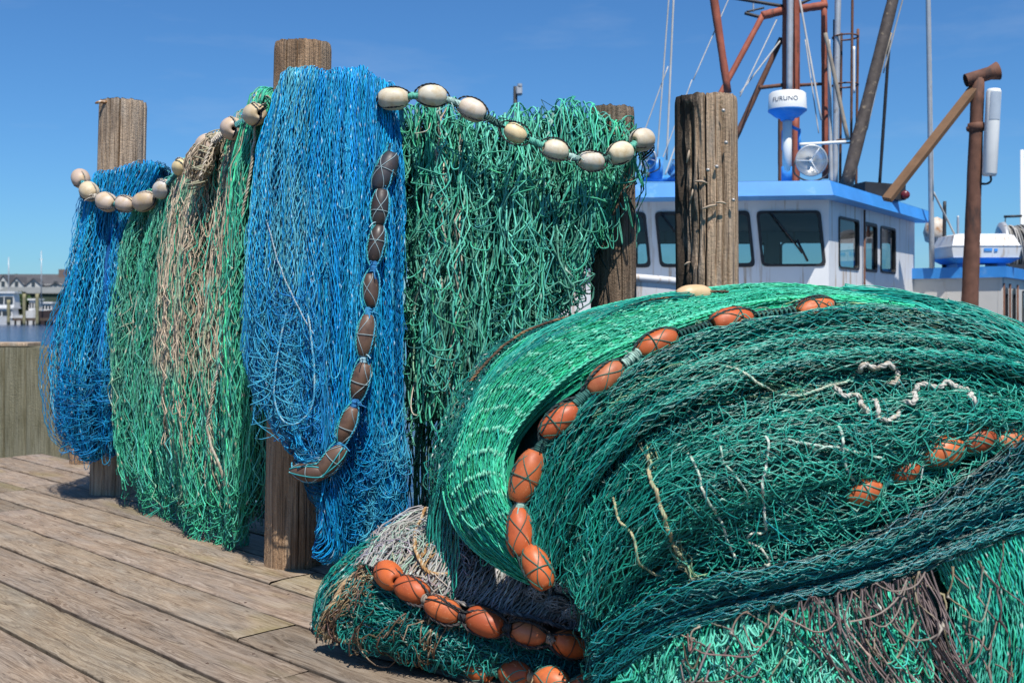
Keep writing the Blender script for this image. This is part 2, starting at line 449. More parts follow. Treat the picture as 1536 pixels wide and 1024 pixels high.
def deck():
    acc = Acc(); pcs = []
    r = np.random.default_rng(3)
    n0 = 1.59 - .275 * 10
    for k in range(32):
        a, b = n0 + k * .275 + .006 + .003 * r.random(), n0 + (k + 1) * .275 - .006 - .006 * r.random()
        tmin, tmax = -6.5, 9.4
        if a > 3.76:
            tmax = min(5.2, 9.3 - a)
        t = tmin
        while t < tmax - .05:
            e = min(tmax, t + r.uniform(2.6, 4.6))
            if tmax - e < .8: e = tmax
            tone = r.uniform(.62, .93) * np.array([1, 1 + r.uniform(-.03, .02), 1 + r.uniform(-.02, .10)])
            L = np.linspace(t + .003, e - .003, max(3, int((e - t) / .06)))
            s = np.array([0, .004, .012, .03, .25, .5, .75, .97, .988, .996, 1.0])
            zz = np.array([-.10, -.0075, -.003, 0, .0, .0008, 0, 0, -.003, -.0075, -.10])
            T, S = np.meshgrid(L, s, indexing='ij')
            pid = k * 7.31 + t
            w = b - a
            edge = .0035 * (fbm(T * 4, S * 0 + pid, 5) - .5) * 2
            n = a + S * w + np.where((S < .1) | (S > .9), edge, 0)
            cup = .003 * r.uniform(-1, 1)
            z = zz[None] + cup * (4 * (S - .5) ** 2 - .5) + .0025 * (fbm(T * .8, S * 0 + pid, 8) - .5) + r.uniform(-.0015, .0015)
            z = z - .006 * np.clip(fbm(T * 7, S * 3 + pid, 15) - .66, 0, 1) * 6 * (np.abs(S - .5) > .44)
            G = n[..., None] * ND + T[..., None] * TD; G[..., 2] = z
            flank = (zz < -.006)                                           # flanks coloured darker, standing in for shade in the gaps
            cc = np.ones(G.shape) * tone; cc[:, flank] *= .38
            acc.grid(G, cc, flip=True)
            pcs.append(np.stack([T, n - a, np.full(T.shape, pid)], -1).reshape(-1, 3))
            # end grain
            t = e
    # joists below, so that the gaps are dark wood and water
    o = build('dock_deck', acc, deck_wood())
    at = o.data.attributes.new('pc', 'FLOAT_VECTOR', 'POINT')
    at.data.foreach_set('vector', np.vstack(pcs).astype(np.float32).ravel())
    o['kind'] = 'structure'
    j = Acc()
    for t in np.arange(-6.2, 9.2, .6):
        nmax = 3.7 if t > 4.9 else min(7.4, 9.0 - t)
        v = []
        M = Matrix(((ND[0], TD[0], 0, 0), (ND[1], TD[1], 0, 0), (0, 0, 1, 0), (0, 0, 0, 1)))
        j.box((-1.1, t - .04, -.32), (nmax, t + .04, -.105), (.5, .45, .4), M)
    j.box((3.6, 4.9, -.33), (3.68, 9.4, -.112), (.5, .45, .4), M)
    jo = build('deck_joists', j, simple('joist_wood', (.13, .1, .075), .9), smooth=False, recalc=True)
    jo['kind'] = 'structure'
deck()

# water, far bank
nails = Acc(); r = np.random.default_rng(8)
for k in range(32):
    for t in np.arange(-6.2, 9.2, .6):
        if -1.0 < (n0_ := 1.59 - .275 * 10 + k * .275) < 3.6:
            for s_ in (.05, .22):
                q = ND * (n0_ + s_ + r.normal(0, .008)) + TD * (t + r.normal(0, .012)); nails.lathe([(.0, .0016), (.0045, .0014), (.006, .0002), (.006, -.004)], (1, 1, 1), 8, Matrix.Translation(Vector((q[0], q[1], -.0008))))
no = build('deck_nails', nails, simple('rusty_nail_head', (.09, .055, .04), .7, metal=.3), smooth=True); no['kind'] = 'structure'
w = Acc()
w.add([[-900, -40, -1.2], [900, -40, -1.2], [900, 1600, -1.2], [-900, 1600, -1.2]], [[0, 1, 2, 3]])
o = build('water', w, water_mat(), smooth=False); o['kind'] = 'structure'

def far_bank():
    x = np.linspace(-900, 900, 181); y = np.array([212, 213.5, 217, 225, 250, 320, 600, 1500.])
    Xg, Yg = np.meshgrid(x, y, indexing='ij')
    base = np.array([-1.8, -.4, .4, 1.0, 1.6, 2.2, 3.5, 5.0])
    Z = base[None] + .6 * (fbm(Xg * .05, Yg * .02, 2) - .5) * (base[None] > 0)
    Yg = Yg + 4 * (fbm(Xg * .03, Xg * 0, 4) - .5)
    a = Acc(); a.grid(np.stack([Xg, Yg, Z], -1), flip=True)
    o = build('far_bank', a, simple('bank_grass', (.085, .10, .035), .95, .1, var=.5, scale=.25, stain=(.2, .17, .11), stain_amt=.55, stain_scale=.12, bmp=0)); o['kind'] = 'structure'
far_bank()

# ------------------------------------------------------------------ pilings
def piling(name, label, px0, px1, ybase, ytop, Y, mt, seed, pxb=None, cracks=(), zbase=-1.6, group='wooden pilings of the net rack', rough=1.0, gouge=()):
    top = P((px0 + px1) / 2, ytop, Y); r = (px1 - px0) / 2 / F * Y
    bx = top[0] if pxb is None else P(pxb, ybase, Y)[0]
    H = top[2]
    nth, nz = 420, 240
    th = np.linspace(0, 2 * np.pi, nth, endpoint=False); z = np.linspace(zbase, H, nz)
    T, Z = np.meshgrid(th, z, indexing='ij')
    cx, cy = np.cos(T), np.sin(T)
    k = np.where(T > np.pi, T - 2 * np.pi, T)
    R = r * (1 + .05 * (1 - (Z - zbase) / (H - zbase)) * .6
             + .03 * (vn(cx * 1.5 + 5, Z * .8 + cy * 1.5, seed) - .5)
             + .012 * rough * (vn(T * 9, Z * 1.2, seed + 1) - .5)
             + .020 * rough * (fbm(T * 26, Z * 1.1, seed + 2, 2) - .5))
    R = R - r * .06 * rough * np.clip(vn(T * 14, Z * 1.1, seed + 3) - .74, 0, 1) * 4
    for (t0, z0, z1, wd, dp) in cracks:                                  # splits along the grain
        c = t0 + .05 * (vn(Z * 3, Z * 0, seed + 7) - .5) + .02 * (vn(Z * 14, Z * 0, seed + 8) - .5)
        d = np.abs(np.angle(np.exp(1j * (T - c))))
        a = np.clip((Z - z0) / .12, 0, 1) * np.clip((z1 - Z) / .12 + (z1 >= H) * 9, 0, 1)
        R = R - r * dp * a * np.exp(-(d / wd) ** 2)
    for (t0, z0, wt, wz, dp) in gouge:                                   # rotten pockets and torn fibres
        d = np.angle(np.exp(1j * (T - t0))) / wt + .8 * (vn(T * 9, Z * 7, seed + 12) - .5); e = (Z - z0) / wz + .9 * (vn(T * 6, Z * 9, seed + 13) - .5)
        R = R - r * dp * np.clip(1.25 - np.sqrt(d * d + e * e), 0, 1) ** .6 * (.6 + .8 * vn(T * 16, Z * 5, seed + 14))
    zt = Z.copy()
    lip = .007 * (vn(T * 5, T * 0, seed + 20) - .5) + .006 * (vn(T * 17, T * 0, seed + 21) - .5)
    zt = Z + lip * np.clip((Z - (H - .1)) / .1, 0, 1)
    R[:, -1] -= .004; R[:, -2] -= .001
    lean = (Z - 0) / H
    X = bx + (top[0] - bx) * lean + R * cx; Yy = Y + r + R * cy
    G = np.stack([X, Yy, zt], -1); G = np.concatenate([G, G[:1]], 0)
    a = Acc(); a.grid(G)
    # top face: rings towards the centre with ring grooves and checks
    q = np.linspace(1, 0, 22)[None, :]
    RT = R[:, -1][:, None] * q; tz = zt[:, -1][:, None] * q + (H + .004) * (1 - q) + .006 * (vn(q * 16, q * 0 + seed, 3) - .5) - .012 * np.clip(vn(th[:, None] * 4, q * 2, seed + 30) - .7, 0, 1) * 3
    Gt = np.stack([top[0] + RT * np.cos(th)[:, None], Y + r + RT * np.sin(th)[:, None], np.broadcast_to(tz, RT.shape)], -1)
    Gt = np.concatenate([Gt, Gt[:1]], 0); a.grid(Gt)
    o = build(name, a, mt, origin=(bx, Y + r, 0))
    tag(o, label, 'piling', group)
    return o

pw_a = pile_wood('piling_wood_tan', (.56, .42, .295), (.12, .078, .05), (.50, .44, .37))
pw_b = pile_wood('piling_wood_brown', (.46, .295, .175), (.09, .054, .032), (.40, .33, .25))
pw_c = pile_wood('piling_wood_dark', (.25, .18, .125), (.05, .034, .024), (.34, .29, .23), stain_amt=.5)
pw_d = pile_wood('piling_wood_rotten', (.55, .395, .265), (.10, .065, .042), (.46, .41, .36), rot=(.062, .046, .034))
H1 = 1.2 + 322 / F * 7.2
p1 = piling('wooden_piling', 'pale split wooden piling with a rusty staple near its top, blue net wrapped round it', 138, 207, 738, 147, 7.2, pw_a, 11, 158,
       cracks=[(-1.37, 1.2, 9, .022, .5), (-1.80, 1.9, 9, .016, .25), (-2.2, 1.5, 2.5, .016, .25), (-2.0, 1.7, 2.3, .03, .12), (-.9, .2, 1.7, .03, .2)])
p2 = piling('wooden_piling', 'tall brown piling rising behind the big blue net, its foot bare on the deck', 403, 490, 845, 57, 5.12, pw_b, 23, 431,
       cracks=[(-1.2, .0, 1.5, .016, .25), (-2.0, 1.9, 9, .016, .25), (-1.6, 2.2, 9, .014, .25)])
p3 = piling('wooden_piling', 'thin dark piling with a pale sawn top at the right end of the green net', 886, 955, 740, 157, 5.5, pw_c, 37, 928,
       cracks=[(-1.3, .5, 1.9, .018, .3), (-.9, 1.1, 2.1, .016, .3)])
p4 = piling('wooden_piling', 'thick cracked piling with black rotten hollows, standing clear behind the heap of nets', 1020, 1115, 800, 138, 4.95, pw_d, 41, 1072, rough=1.0,
       cracks=[(-1.78, 1.0, 9, .018, .35), (-1.2, 1.2, 2.0, .03, .26), (-1.0, .9, 1.55, .02, .35), (-2.3, 1.6, 2.15, .06, .25), (-.62, 1.2, 9, .014, .3), (-2.75, 1.0, 1.95, .08, .3), (-1.45, 1.3, 9, .012, .25), (-.85, 1.7, 9, .012, .25), (-2.05, 1.2, 1.9, .02, .35)],
       gouge=[(-2.45, 1.93, .42, .20, .22), (-2.5, 1.55, .5, .16, .25), (-2.7, 1.28, .3, .12, .2), (-1.22, 2.02, .10, .10, .14), (-1.7, 1.62, .2, .05, .1)])
# pale torn fibres and small nails are parts of the piling they are in
def bits(par, lst, name, mt, c):
    for (px, py, Y, dx, dz, r) in lst:
        a = Acc(); p = P(px, py, Y); a.tubes(cr([p, p + np.array([dx * .5, -.012, dz * .5 + .004]), p + np.array([dx, .0, dz])], 7), np.array([r * .5, r, r * 1.1, r * 1.2, r * 1.1, r, r * .4]), c, 6, True)
        build(name, a, mt, par)
bits(p1, [(143, 155, 7.22, .09, .006, .010)], 'staple', simple('rusty_iron', (.3, .15, .06), .7, stain=(.62, .55, .45), stain_amt=.5, stain_scale=40), (.6, .4, .2))
bits(p4, [(1042, 272, 4.96, .06, -.01, .005), (1052, 314, 4.94, .075, .02, .005), (1074, 304, 4.93, .045, -.006, .005), (1030, 245, 5.0, .012, .06, .005), (1036, 300, 4.98, .01, .05, .004), (1026, 398, 4.99, .03, .015, .004)], 'splinter', simple('pale_splinter', (.40, .31, .225), .9), (.6, .5, .4))
NAILM = simple('grey_nail', (.42, .4, .38), .5, metal=.4)
for (px, py, Y) in ((1085, 166, 4.93), (1089, 214, 4.93), (1062, 255, 4.93), (1075, 250, 4.93), (1100, 300, 4.94)):
    a = Acc(); p = P(px, py, Y); a.lathe([(0, -.014), (.006, -.012), (.009, 0), (.006, .006), (0, .008)], (.5, .5, .5), 10, zto((0, -1, 0), p)); build('nail', a, NAILM, p4)

# stub of a cut post at the far deck edge, and the old bulkhead across the gap
a = Acc(); c = P(125, 692, 8.75)
th = np.linspace(0, 2 * np.pi, 41); z = np.linspace(-1.5, c[2] + .10, 12); T, Z = np.meshgrid(th, z, indexing='ij')
R = .105 * (1 + .05 * (fbm(np.cos(T) * 4 + 9, Z * 2 + np.sin(T) * 4, 4) - .5)); a.grid(np.stack([c[0] + R * np.cos(T), c[1] + R * np.sin(T), Z], -1))
a.add(np.c_[c[0] + R[:-1, -1] * np.cos(th[:-1]), c[1] + R[:-1, -1] * np.sin(th[:-1]), np.full(40, c[2] + .10)], [list(range(40))])
tag(build('post_stub', a, pw_b, origin=(c[0], c[1], 0)), 'short sawn off post stub at the deck edge below the left blue net', 'post')

def bulkhead():
    o3 = P(75, 520, 10.3); zt = o3[2]
    root = empty('timber_bulkhead', (o3[0] - .8, 10.3, -1.2), 'olive stained timber bulkhead across the water at the left edge', 'bulkhead')
    a = Acc(); r = np.random.default_rng(5); x = o3[0]
    while x > -7.2:
        w = r.uniform(.16, .24)
        T, Z = np.meshgrid(np.linspace(0, 1, 14), np.linspace(-1.7, zt - r.uniform(0, .01), 40), indexing='ij')
        d = .018 * np.clip(np.minimum(T, 1 - T) * 14, 0, 1) + .012 * (fbm(T * 8, Z * 1.5 + x, 6) - .5)
        a.grid(np.stack([x - T * w, 10.3 - d, Z], -1), flip=False)
        x -= w
    a.box((-7.2, 10.32, -1.7), (o3[0] - .002, 11.4, zt - .012))
    build('wall', a, pile_wood('bulkhead_wood', (.235, .215, .14), (.10, .09, .05), (.33, .31, .22), stain_amt=.6), root, recalc=False)
    b = Acc(); b.box((-7.2, 10.45, zt), (P(38, 515, 10.4)[0], 10.75, zt + .035), bev=.006)
    build('cap_plank', b, pw_a, root, smooth=False, recalc=True)
bulkhead()
# ------------------------------------------------------------------ hanging nets
BLUE, SKY, DEEP = (.006, .225, .47), (.085, .46, .62), (.003, .10, .26)
def layer_shade(c, L, k=(.30, .55, 1.0, 1.35)): return tuple(min(.9, x * k[min(L, len(k) - 1)]) for x in c)      # inner layers darkened, outer ones lightened: depth shade put into the colour
GREEN, JADE, EMER, TEAL = (.050, .31, .21), (.045, .33, .21), (.028, .44, .265), (.008, .21, .168)
TAN, PALE = (.50, .40, .29), (.55, .60, .55)

def hang(name, label, group=None):
    return dict(name=name, label=label, group=group)
HG = 'nets hung on the piling rack'

def back(g, dy=.22, dz=.5, lift=.03):
    """a guide strand that first comes up behind the rack and over the top, then down the front"""
    f = PL(g); t = f[0]
    return np.vstack([t + [0, dy, -dz], t + [0, dy * .8, -.08], t + [0, dy * .38, lift * .6], f])

def under(f, dy=.22, up=.3):
    """and turns under at the bottom, back up behind"""
    b = f[-1]
    return np.vstack([f, b + [0, dy * .45, -.03], b + [0, dy, up * .3], b + [0, dy * .9, up]])

def folds(seed, specs):
    def f(U, V):
        o = 0
        for q, (a, fu, wv, wob) in enumerate(specs):
            ph = wob * 2 * (vn(V * wv + q * 3.1, U * 2.0, seed + q) - .5)
            s = .5 + .5 * np.sin(2 * np.pi * (fu * U + ph))
            o = o + a * (2 * s ** .8 - 1) * (.4 + .9 * vn(U * fu * .7, V * wv * 1.4, seed + 20 + q))
        return o * np.clip((V - .22) / .16, .25, 1)
    return f

def finish(acc, name, label, cat, group, mt=None, mats=None):
    v = np.vstack(acc.v); org = (v[:, 0].mean(), v[:, 1].mean(), v[:, 2].min())
    return tag(build(name, acc, mt or M_TW, origin=org), label, cat, group)

# left blue net, gathered round the left piling
r = np.random.default_rng(21)
g = [[(122, 300, 7.14), (112, 345, 7.14), (96, 430, 7.12), (74, 520, 7.08), (76, 600, 7.06), (88, 650, 7.06), (112, 668, 7.06)],
     [(150, 268, 7.02), (140, 350, 6.99), (124, 450, 6.95), (108, 560, 6.91), (112, 640, 6.93), (128, 676, 6.98)],
     [(185, 256, 6.98), (166, 350, 6.95), (155, 450, 6.90), (143, 560, 6.86), (145, 640, 6.90), (150, 674, 6.96)],
     [(228, 252, 7.03), (192, 345, 7.0), (185, 440, 6.96), (176, 540, 6.92), (174, 620, 6.95), (172, 664, 7.0)],
     [(243, 258, 7.12), (203, 350, 7.1), (196, 440, 7.05), (190, 540, 7.03), (188, 620, 7.05), (184, 656, 7.08)]]
sh = Sheet([under(back(x, .12, .5)) for x in g], folds(3, [(.05, 2.2, 1.2, .4), (.024, 6, 2.0, .7), (.008, 14, 3, 1.0)]))
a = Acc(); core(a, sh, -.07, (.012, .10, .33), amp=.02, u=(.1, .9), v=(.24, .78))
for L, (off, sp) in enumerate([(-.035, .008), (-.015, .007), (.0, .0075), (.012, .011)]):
    net(a, sh, r, sp, .042, .0021, layer_shade(BLUE, L), off, warp=((.05, 4, 1.4), (.018, 14, 3), (.005, 45, 7)), loose=.6, offn=.008, seed=100 + L * 7, alt=layer_shade(SKY, L), alt_amt=.45, fleck=.05 if L > 1 else 0, fleck_c=(.45, .70, .82), ragged=.01)
loops(a, sh, r, 130, (.01, .05), (.02, .10), .0022, BLUE, .015, u=(.05, .95), v=(.25, .85), alt=SKY, alt_amt=.5, seed=5, bulge=.015)
loops(a, sh, r, 130, (.16, .40), (.05, .14), .0021, (.006, .19, .42), .02, u=(.05, .95), v=(.62, .80), alt=BLUE, alt_amt=.5, seed=6, bulge=.03, dv=.006, N=15, skew=(.85, 1.15))
finish(a, 'fishing_net', 'deep blue net gathered round the leftmost piling, gathered into a round bag below', 'fishing net', HG)

# left green net with a tan patch, hanging to the deck
r = np.random.default_rng(22)
g = [[(216, 305, 6.98), (196, 370, 6.96), (186, 450, 6.94), (184, 540, 6.9), (192, 640, 6.88), (206, 722, 6.86)],
     [(258, 275, 6.72), (236, 360, 6.66), (222, 470, 6.6), (216, 580, 6.55), (218, 690, 6.5), (236, 772, 6.44)],
     [(300, 228, 6.35), (280, 330, 6.28), (265, 450, 6.2), (262, 570, 6.14), (268, 680, 6.1), (292, 790, 6.04)],
     [(345, 196, 5.95), (330, 320, 5.9), (322, 450, 5.84), (318, 580, 5.8), (326, 700, 5.76), (342, 812, 5.7)],
     [(395, 150, 5.5), (380, 280, 5.5), (371, 420, 5.5), (366, 550, 5.48), (366, 680, 5.5), (366, 806, 5.55)],
     [(425, 146, 5.3), (402, 300, 5.34), (397, 430, 5.36), (396, 550, 5.38), (394, 620, 5.4), (390, 720, 5.4)]]
sh = Sheet([back(x, .2, .6) for x in g], folds(13, [(.06, 3.1, 1.1, .4), (.03, 8, 1.8, .7), (.01, 19, 4, 1.0)]), toward=(-.4, -1, .2))
a = Acc()
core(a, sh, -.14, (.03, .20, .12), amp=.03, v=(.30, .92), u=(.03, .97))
pt = [(.24, .68, .2, .70, TAN, .85), (.34, .62, .6, .86, TAN, .30), (.55, .82, .2, .95, (.50, .42, .3), .16), (.0, .3, .3, .8, (.10, .33, .24), .5)]
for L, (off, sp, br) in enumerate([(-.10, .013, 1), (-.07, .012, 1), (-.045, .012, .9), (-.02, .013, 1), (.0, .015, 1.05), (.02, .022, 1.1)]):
    net(a, sh, r, sp * .9, .075, .0026, layer_shade(JADE, L, (.3, .42, .62, .95, 1.2, 1.4)), off, ppm=5, warp=((.035, 4, 1.4), (.016, 13, 3), (.006, 34, 7)), loose=1.0, offn=.012, seed=200 + L * 7, alt=layer_shade((.12, .46, .33), L, (.3, .42, .62, .95, 1.15, 1.3)), alt_amt=.42, patches=pt, fleck=.06, fleck_c=(.6, .52, .38), ragged=.03)
net(a, sh, r, .040, .085, .0028, (.10, .44, .31), .026, v0=.52, zig=1.0, ppm=5, warp=((.04, 4, 2), (.025, 9, 4)), loose=.35, offn=.014, seed=270, alt=(.46, .42, .32), alt_amt=.42, knots=2.1, fleck=.3, fleck_c=(.50, .45, .34), ragged=.05, drop=.3, patches=pt)
loops(a, sh, r, 420, (.02, .08), (.04, .16), .0026, JADE, .015, v=(.2, 1), var=.25, patches=pt, seed=9, alt=(.10, .42, .30), alt_amt=.45, bulge=.03, dv=.02)
loops(a, sh, r, 260, (.08, .25), (.05, .12), .0029, JADE, .0, v=(.9, 1), u=(.1, .95), var=.25, seed=10, alt=TAN, alt_amt=.3, bulge=.04, dv=.01)
finish(a, 'fishing_net', 'green net with a faded tan patch hanging to the deck left of the brown piling', 'fishing net', HG)
SH_GL = sh

# big blue net over the middle piling
r = np.random.default_rng(23)
g = [[(412, 152, 5.12), (394, 230, 5.08), (384, 340, 5.04), (380, 450, 5.0), (378, 515, 4.98), (396, 575, 4.97), (424, 618, 4.96)],
     [(430, 118, 5.0), (415, 230, 4.96), (408, 350, 4.93), (404, 470, 4.90), (405, 555, 4.89), (420, 630, 4.88), (444, 668, 4.88)],
     [(470, 112, 4.98), (455, 220, 4.94), (448, 350, 4.9), (445, 480, 4.87), (446, 590, 4.86), (455, 660, 4.86), (468, 696, 4.86)],
     [(510, 112, 5.0), (500, 220, 4.95), (495, 350, 4.92), (492, 500, 4.9), (488, 640, 4.9), (482, 730, 4.9), (484, 800, 4.92)],
     [(548, 118, 5.04), (545, 220, 5.0), (540, 350, 4.96), (538, 500, 4.94), (533, 650, 4.95), (522, 760, 4.96), (515, 838, 4.98)],
     [(574, 132, 5.1), (580, 230, 5.04), (574, 350, 5.0), (572, 500, 4.98), (570, 640, 5.0), (566, 740, 5.02), (548, 832, 5.05)],
     [(592, 142, 5.2), (600, 240, 5.12), (598, 350, 5.08), (598, 480, 5.06), (598, 600, 5.08), (600, 700, 5.1), (592, 790, 5.12)]]
sh = Sheet([under(back(x, .16, .5), .12, .3) for x in g], folds(23, [(.042, 2.6, 1.0, .35), (.022, 7, 1.8, .6), (.008, 17, 3, 1.0)]))
SH_BC = sh
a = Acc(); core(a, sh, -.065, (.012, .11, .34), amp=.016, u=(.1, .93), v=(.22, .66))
pt = [(-.1, .36, .1, .8, (.12, .46, .56), .5), (.05, .5, .4, .75, (.12, .42, .55), .3)]
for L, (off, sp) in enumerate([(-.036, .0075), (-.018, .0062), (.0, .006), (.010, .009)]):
    net(a, sh, r, sp, .034, .0018, layer_shade(BLUE, L), off, warp=((.03, 4, 1.3), (.014, 13, 2.6), (.005, 42, 6)), loose=.6, offn=.006, seed=300 + L * 7, alt=layer_shade((.03, .36, .62), L), alt_amt=.45, patches=pt, fleck=.05 if L > 1 else 0, fleck_c=(.5, .72, .84), ragged=.01)
loops(a, sh, r, 120, (.008, .04), (.03, .10), .0019, BLUE, .018, u=(.02, .98), v=(.3, .7), alt=SKY, alt_amt=.5, seed=15, bulge=.015)
loops(a, sh, r, 150, (.10, .28), (.10, .28), .0019, (.02, .24, .50), .02, u=(.04, .50), v=(.55, .74), alt=SKY, alt_amt=.45, seed=16, bulge=.03, dv=.006, N=17, skew=(.85, 1.15))
loops(a, sh, r, 170, (.06, .22), (.08, .25), .0020, BLUE, .015, u=(.52, .95), v=(.66, .80), alt=SKY, alt_amt=.4, seed=17, bulge=.03, dv=.006, N=15, skew=(.85, 1.15))
finish(a, 'fishing_net', 'big bright blue net draped over the tall brown piling in the middle of the rack', 'fishing net', HG)

# right green net: coarse loose meshes
r = np.random.default_rng(24)
g = [[(598, 172, 5.32), (598, 280, 5.3), (600, 400, 5.3), (603, 520, 5.3), (606, 600, 5.3), (618, 662, 5.32)],
     [(650, 166, 5.30), (645, 280, 5.22), (640, 400, 5.2), (640, 520, 5.2), (640, 620, 5.2), (645, 682, 5.22)],
     [(710, 185, 5.30), (705, 300, 5.2), (700, 420, 5.15), (697, 540, 5.14), (692, 630, 5.14), (690, 700, 5.18)],
     [(770, 190, 5.32), (768, 300, 5.22), (764, 420, 5.18), (760, 530, 5.16), (752, 610, 5.18), (745, 680, 5.2)],
     [(830, 174, 5.36), (828, 290, 5.26), (826, 400, 5.24), (822, 490, 5.22), (815, 560, 5.22), (806, 620, 5.24)],
     [(890, 180, 5.38), (890, 290, 5.3), (868, 365, 5.3), (842, 425, 5.28), (818, 470, 5.28), (800, 510, 5.28)],
     [(956, 198, 5.40), (940, 262, 5.38), (914, 322, 5.38), (880, 380, 5.36), (852, 428, 5.36), (832, 458, 5.36)]]
sh = Sheet([back(x, .30, .7, .06) for x in g], folds(33, [(.05, 2.7, 1.4, .5), (.025, 7, 2.4, .9), (.014, 15, 5, 1.2)]))
SH_GR = sh
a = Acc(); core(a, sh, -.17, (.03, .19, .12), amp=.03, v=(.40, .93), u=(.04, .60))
pt = [(.06, .34, .2, .9, (.50, .44, .36), .12), (.0, 1, .5, 1, (.10, .30, .22), .35)]
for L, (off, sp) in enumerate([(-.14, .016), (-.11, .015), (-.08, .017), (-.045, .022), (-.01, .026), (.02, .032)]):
    net(a, sh, r, sp * 1.05, .12, .0036, layer_shade(GREEN, L, (.28, .38, .55, .9, 1.3, 1.5)), off, ppm=6, warp=((.04, 4, 1.4), (.024, 10, 2.2), (.010, 26, 4)), loose=1.2, offn=.02, seed=400 + L * 7, alt=layer_shade((.13, .47, .36), L, (.28, .38, .55, .9, 1.2, 1.35)), alt_amt=.45, patches=pt, fleck=.05, fleck_c=(.30, .42, .34), ragged=.06, var=.2)
bk = Sheet([np.vstack([f_[0] + [0, .3, -.03], f_[0] + [0, .36, -.5], f_[0] + [.0, .36, -1.0], [f_[0][0], f_[0][1] + .34, .03]]) for f_ in [PL(x) for x in g[:5]]], folds(35, [(.05, 2.7, 1.4, .5), (.02, 7, 2, .8)]))
for L, (off, sp) in enumerate([(-.03, .015), (-.01, .014), (.01, .015)]):
    net(a, bk, r, sp, .11, .0034, (.035, .22, .16), off, ppm=4, warp=((.04, 4, 1.6), (.02, 10, 3)), loose=1.0, offn=.012, seed=460 + L, alt=(.02, .12, .12), alt_amt=.5, var=.2)
net(a, sh, r, .050, .13, .0034, (.085, .40, .29), .030, zig=.9, ppm=6, warp=((.05, 4, 2), (.03, 9, 4)), loose=.35, offn=.02, seed=470, alt=(.20, .52, .42), alt_amt=.4, knots=2.1, fleck=.25, fleck_c=(.34, .50, .42), ragged=.08, drop=.4)
loops(a, sh, r, 330, (.03, .11), (.04, .17), .0036, GREEN, .01, v=(.2, 1), N=13, var=.2, seed=19, alt=(.11, .43, .33), alt_amt=.45, bulge=.045, dv=.025, patches=pt)
loops(a, sh, r, 220, (.08, .25), (.06, .18), .0032, GREEN, .02, N=15, v=(.25, .98), var=.2, seed=20, alt=(.10, .42, .3), alt_amt=.45, bulge=.05, dv=.03)
loops(a, sh, r, 130, (.05, .22), (-.02, .06), .0030, GREEN, .02, v=(.10, .24), u=(.2, .95), var=.2, seed=27, alt=(.10, .42, .3), alt_amt=.45, bulge=.04, dv=.015)
finish(a, 'fishing_net', 'coarse green net of loose hanging loops between the blue net and the dark piling', 'fishing net', HG)

# ------------------------------------------------------------------ float lines
def ellip(L, R, n=18, e=2.3, k=.60):
    z = np.linspace(-1, 1, n); rr = R * (1 - k * np.abs(z) ** e)
    pr = [(R * .16, -L / 2 + .012)] + [(R * .22, -L / 2 - .001)] + list(zip(rr, z * L / 2)) + [(R * .22, L / 2 + .001), (R * .16, L / 2 - .012)]
    return pr

FM_C = float_mat('cream_float', (.47, .33, .15), (.30, .25, .19), .63)
FM_B = float_mat('brown_float', (.045, .022, .015), (.26, .17, .12), .64)
FM_O = float_mat('orange_float', (.30, .060, .018), (.62, .27, .13), .60)

def helix(path, r, tw, ph):
    T = np.gradient(path, axis=0); T /= np.linalg.norm(T, axis=1, keepdims=True) + 1e-9
    A = np.cross(T, [.2, -.9, .4]); A /= np.linalg.norm(A, axis=1, keepdims=True) + 1e-9; B = np.cross(T, A)
    s = np.r_[0, np.cumsum(np.linalg.norm(np.diff(path, axis=0), axis=1))] * tw + ph
    return path + r * (np.cos(s)[:, None] * A + np.sin(s)[:, None] * B)

def rope_acc(acc, path, r, c, strands=3, pitch=None, rng=None, c2=None):
    tw = 2 * np.pi / (pitch or r * 9)
    cc = np.array(c)
    for q in range(strands):
        h = helix(path, r * .5, tw, 2 * np.pi * q / strands)
        col = cc * (.75 + .5 * vn(np.arange(len(path)) * .3, np.zeros(len(path)) + q, q)[:, None])
        if c2 is not None:
            w = np.clip(vn(np.arange(len(path)) * .11, np.zeros(len(path)) + q * 3, q + 4) * 4 - 2.2, 0, 1)[:, None]; col = col * (1 - w) + np.array(c2) * w
        acc.tubes(h[None], r * .58, np.clip(col, 0, 1)[None], 5)

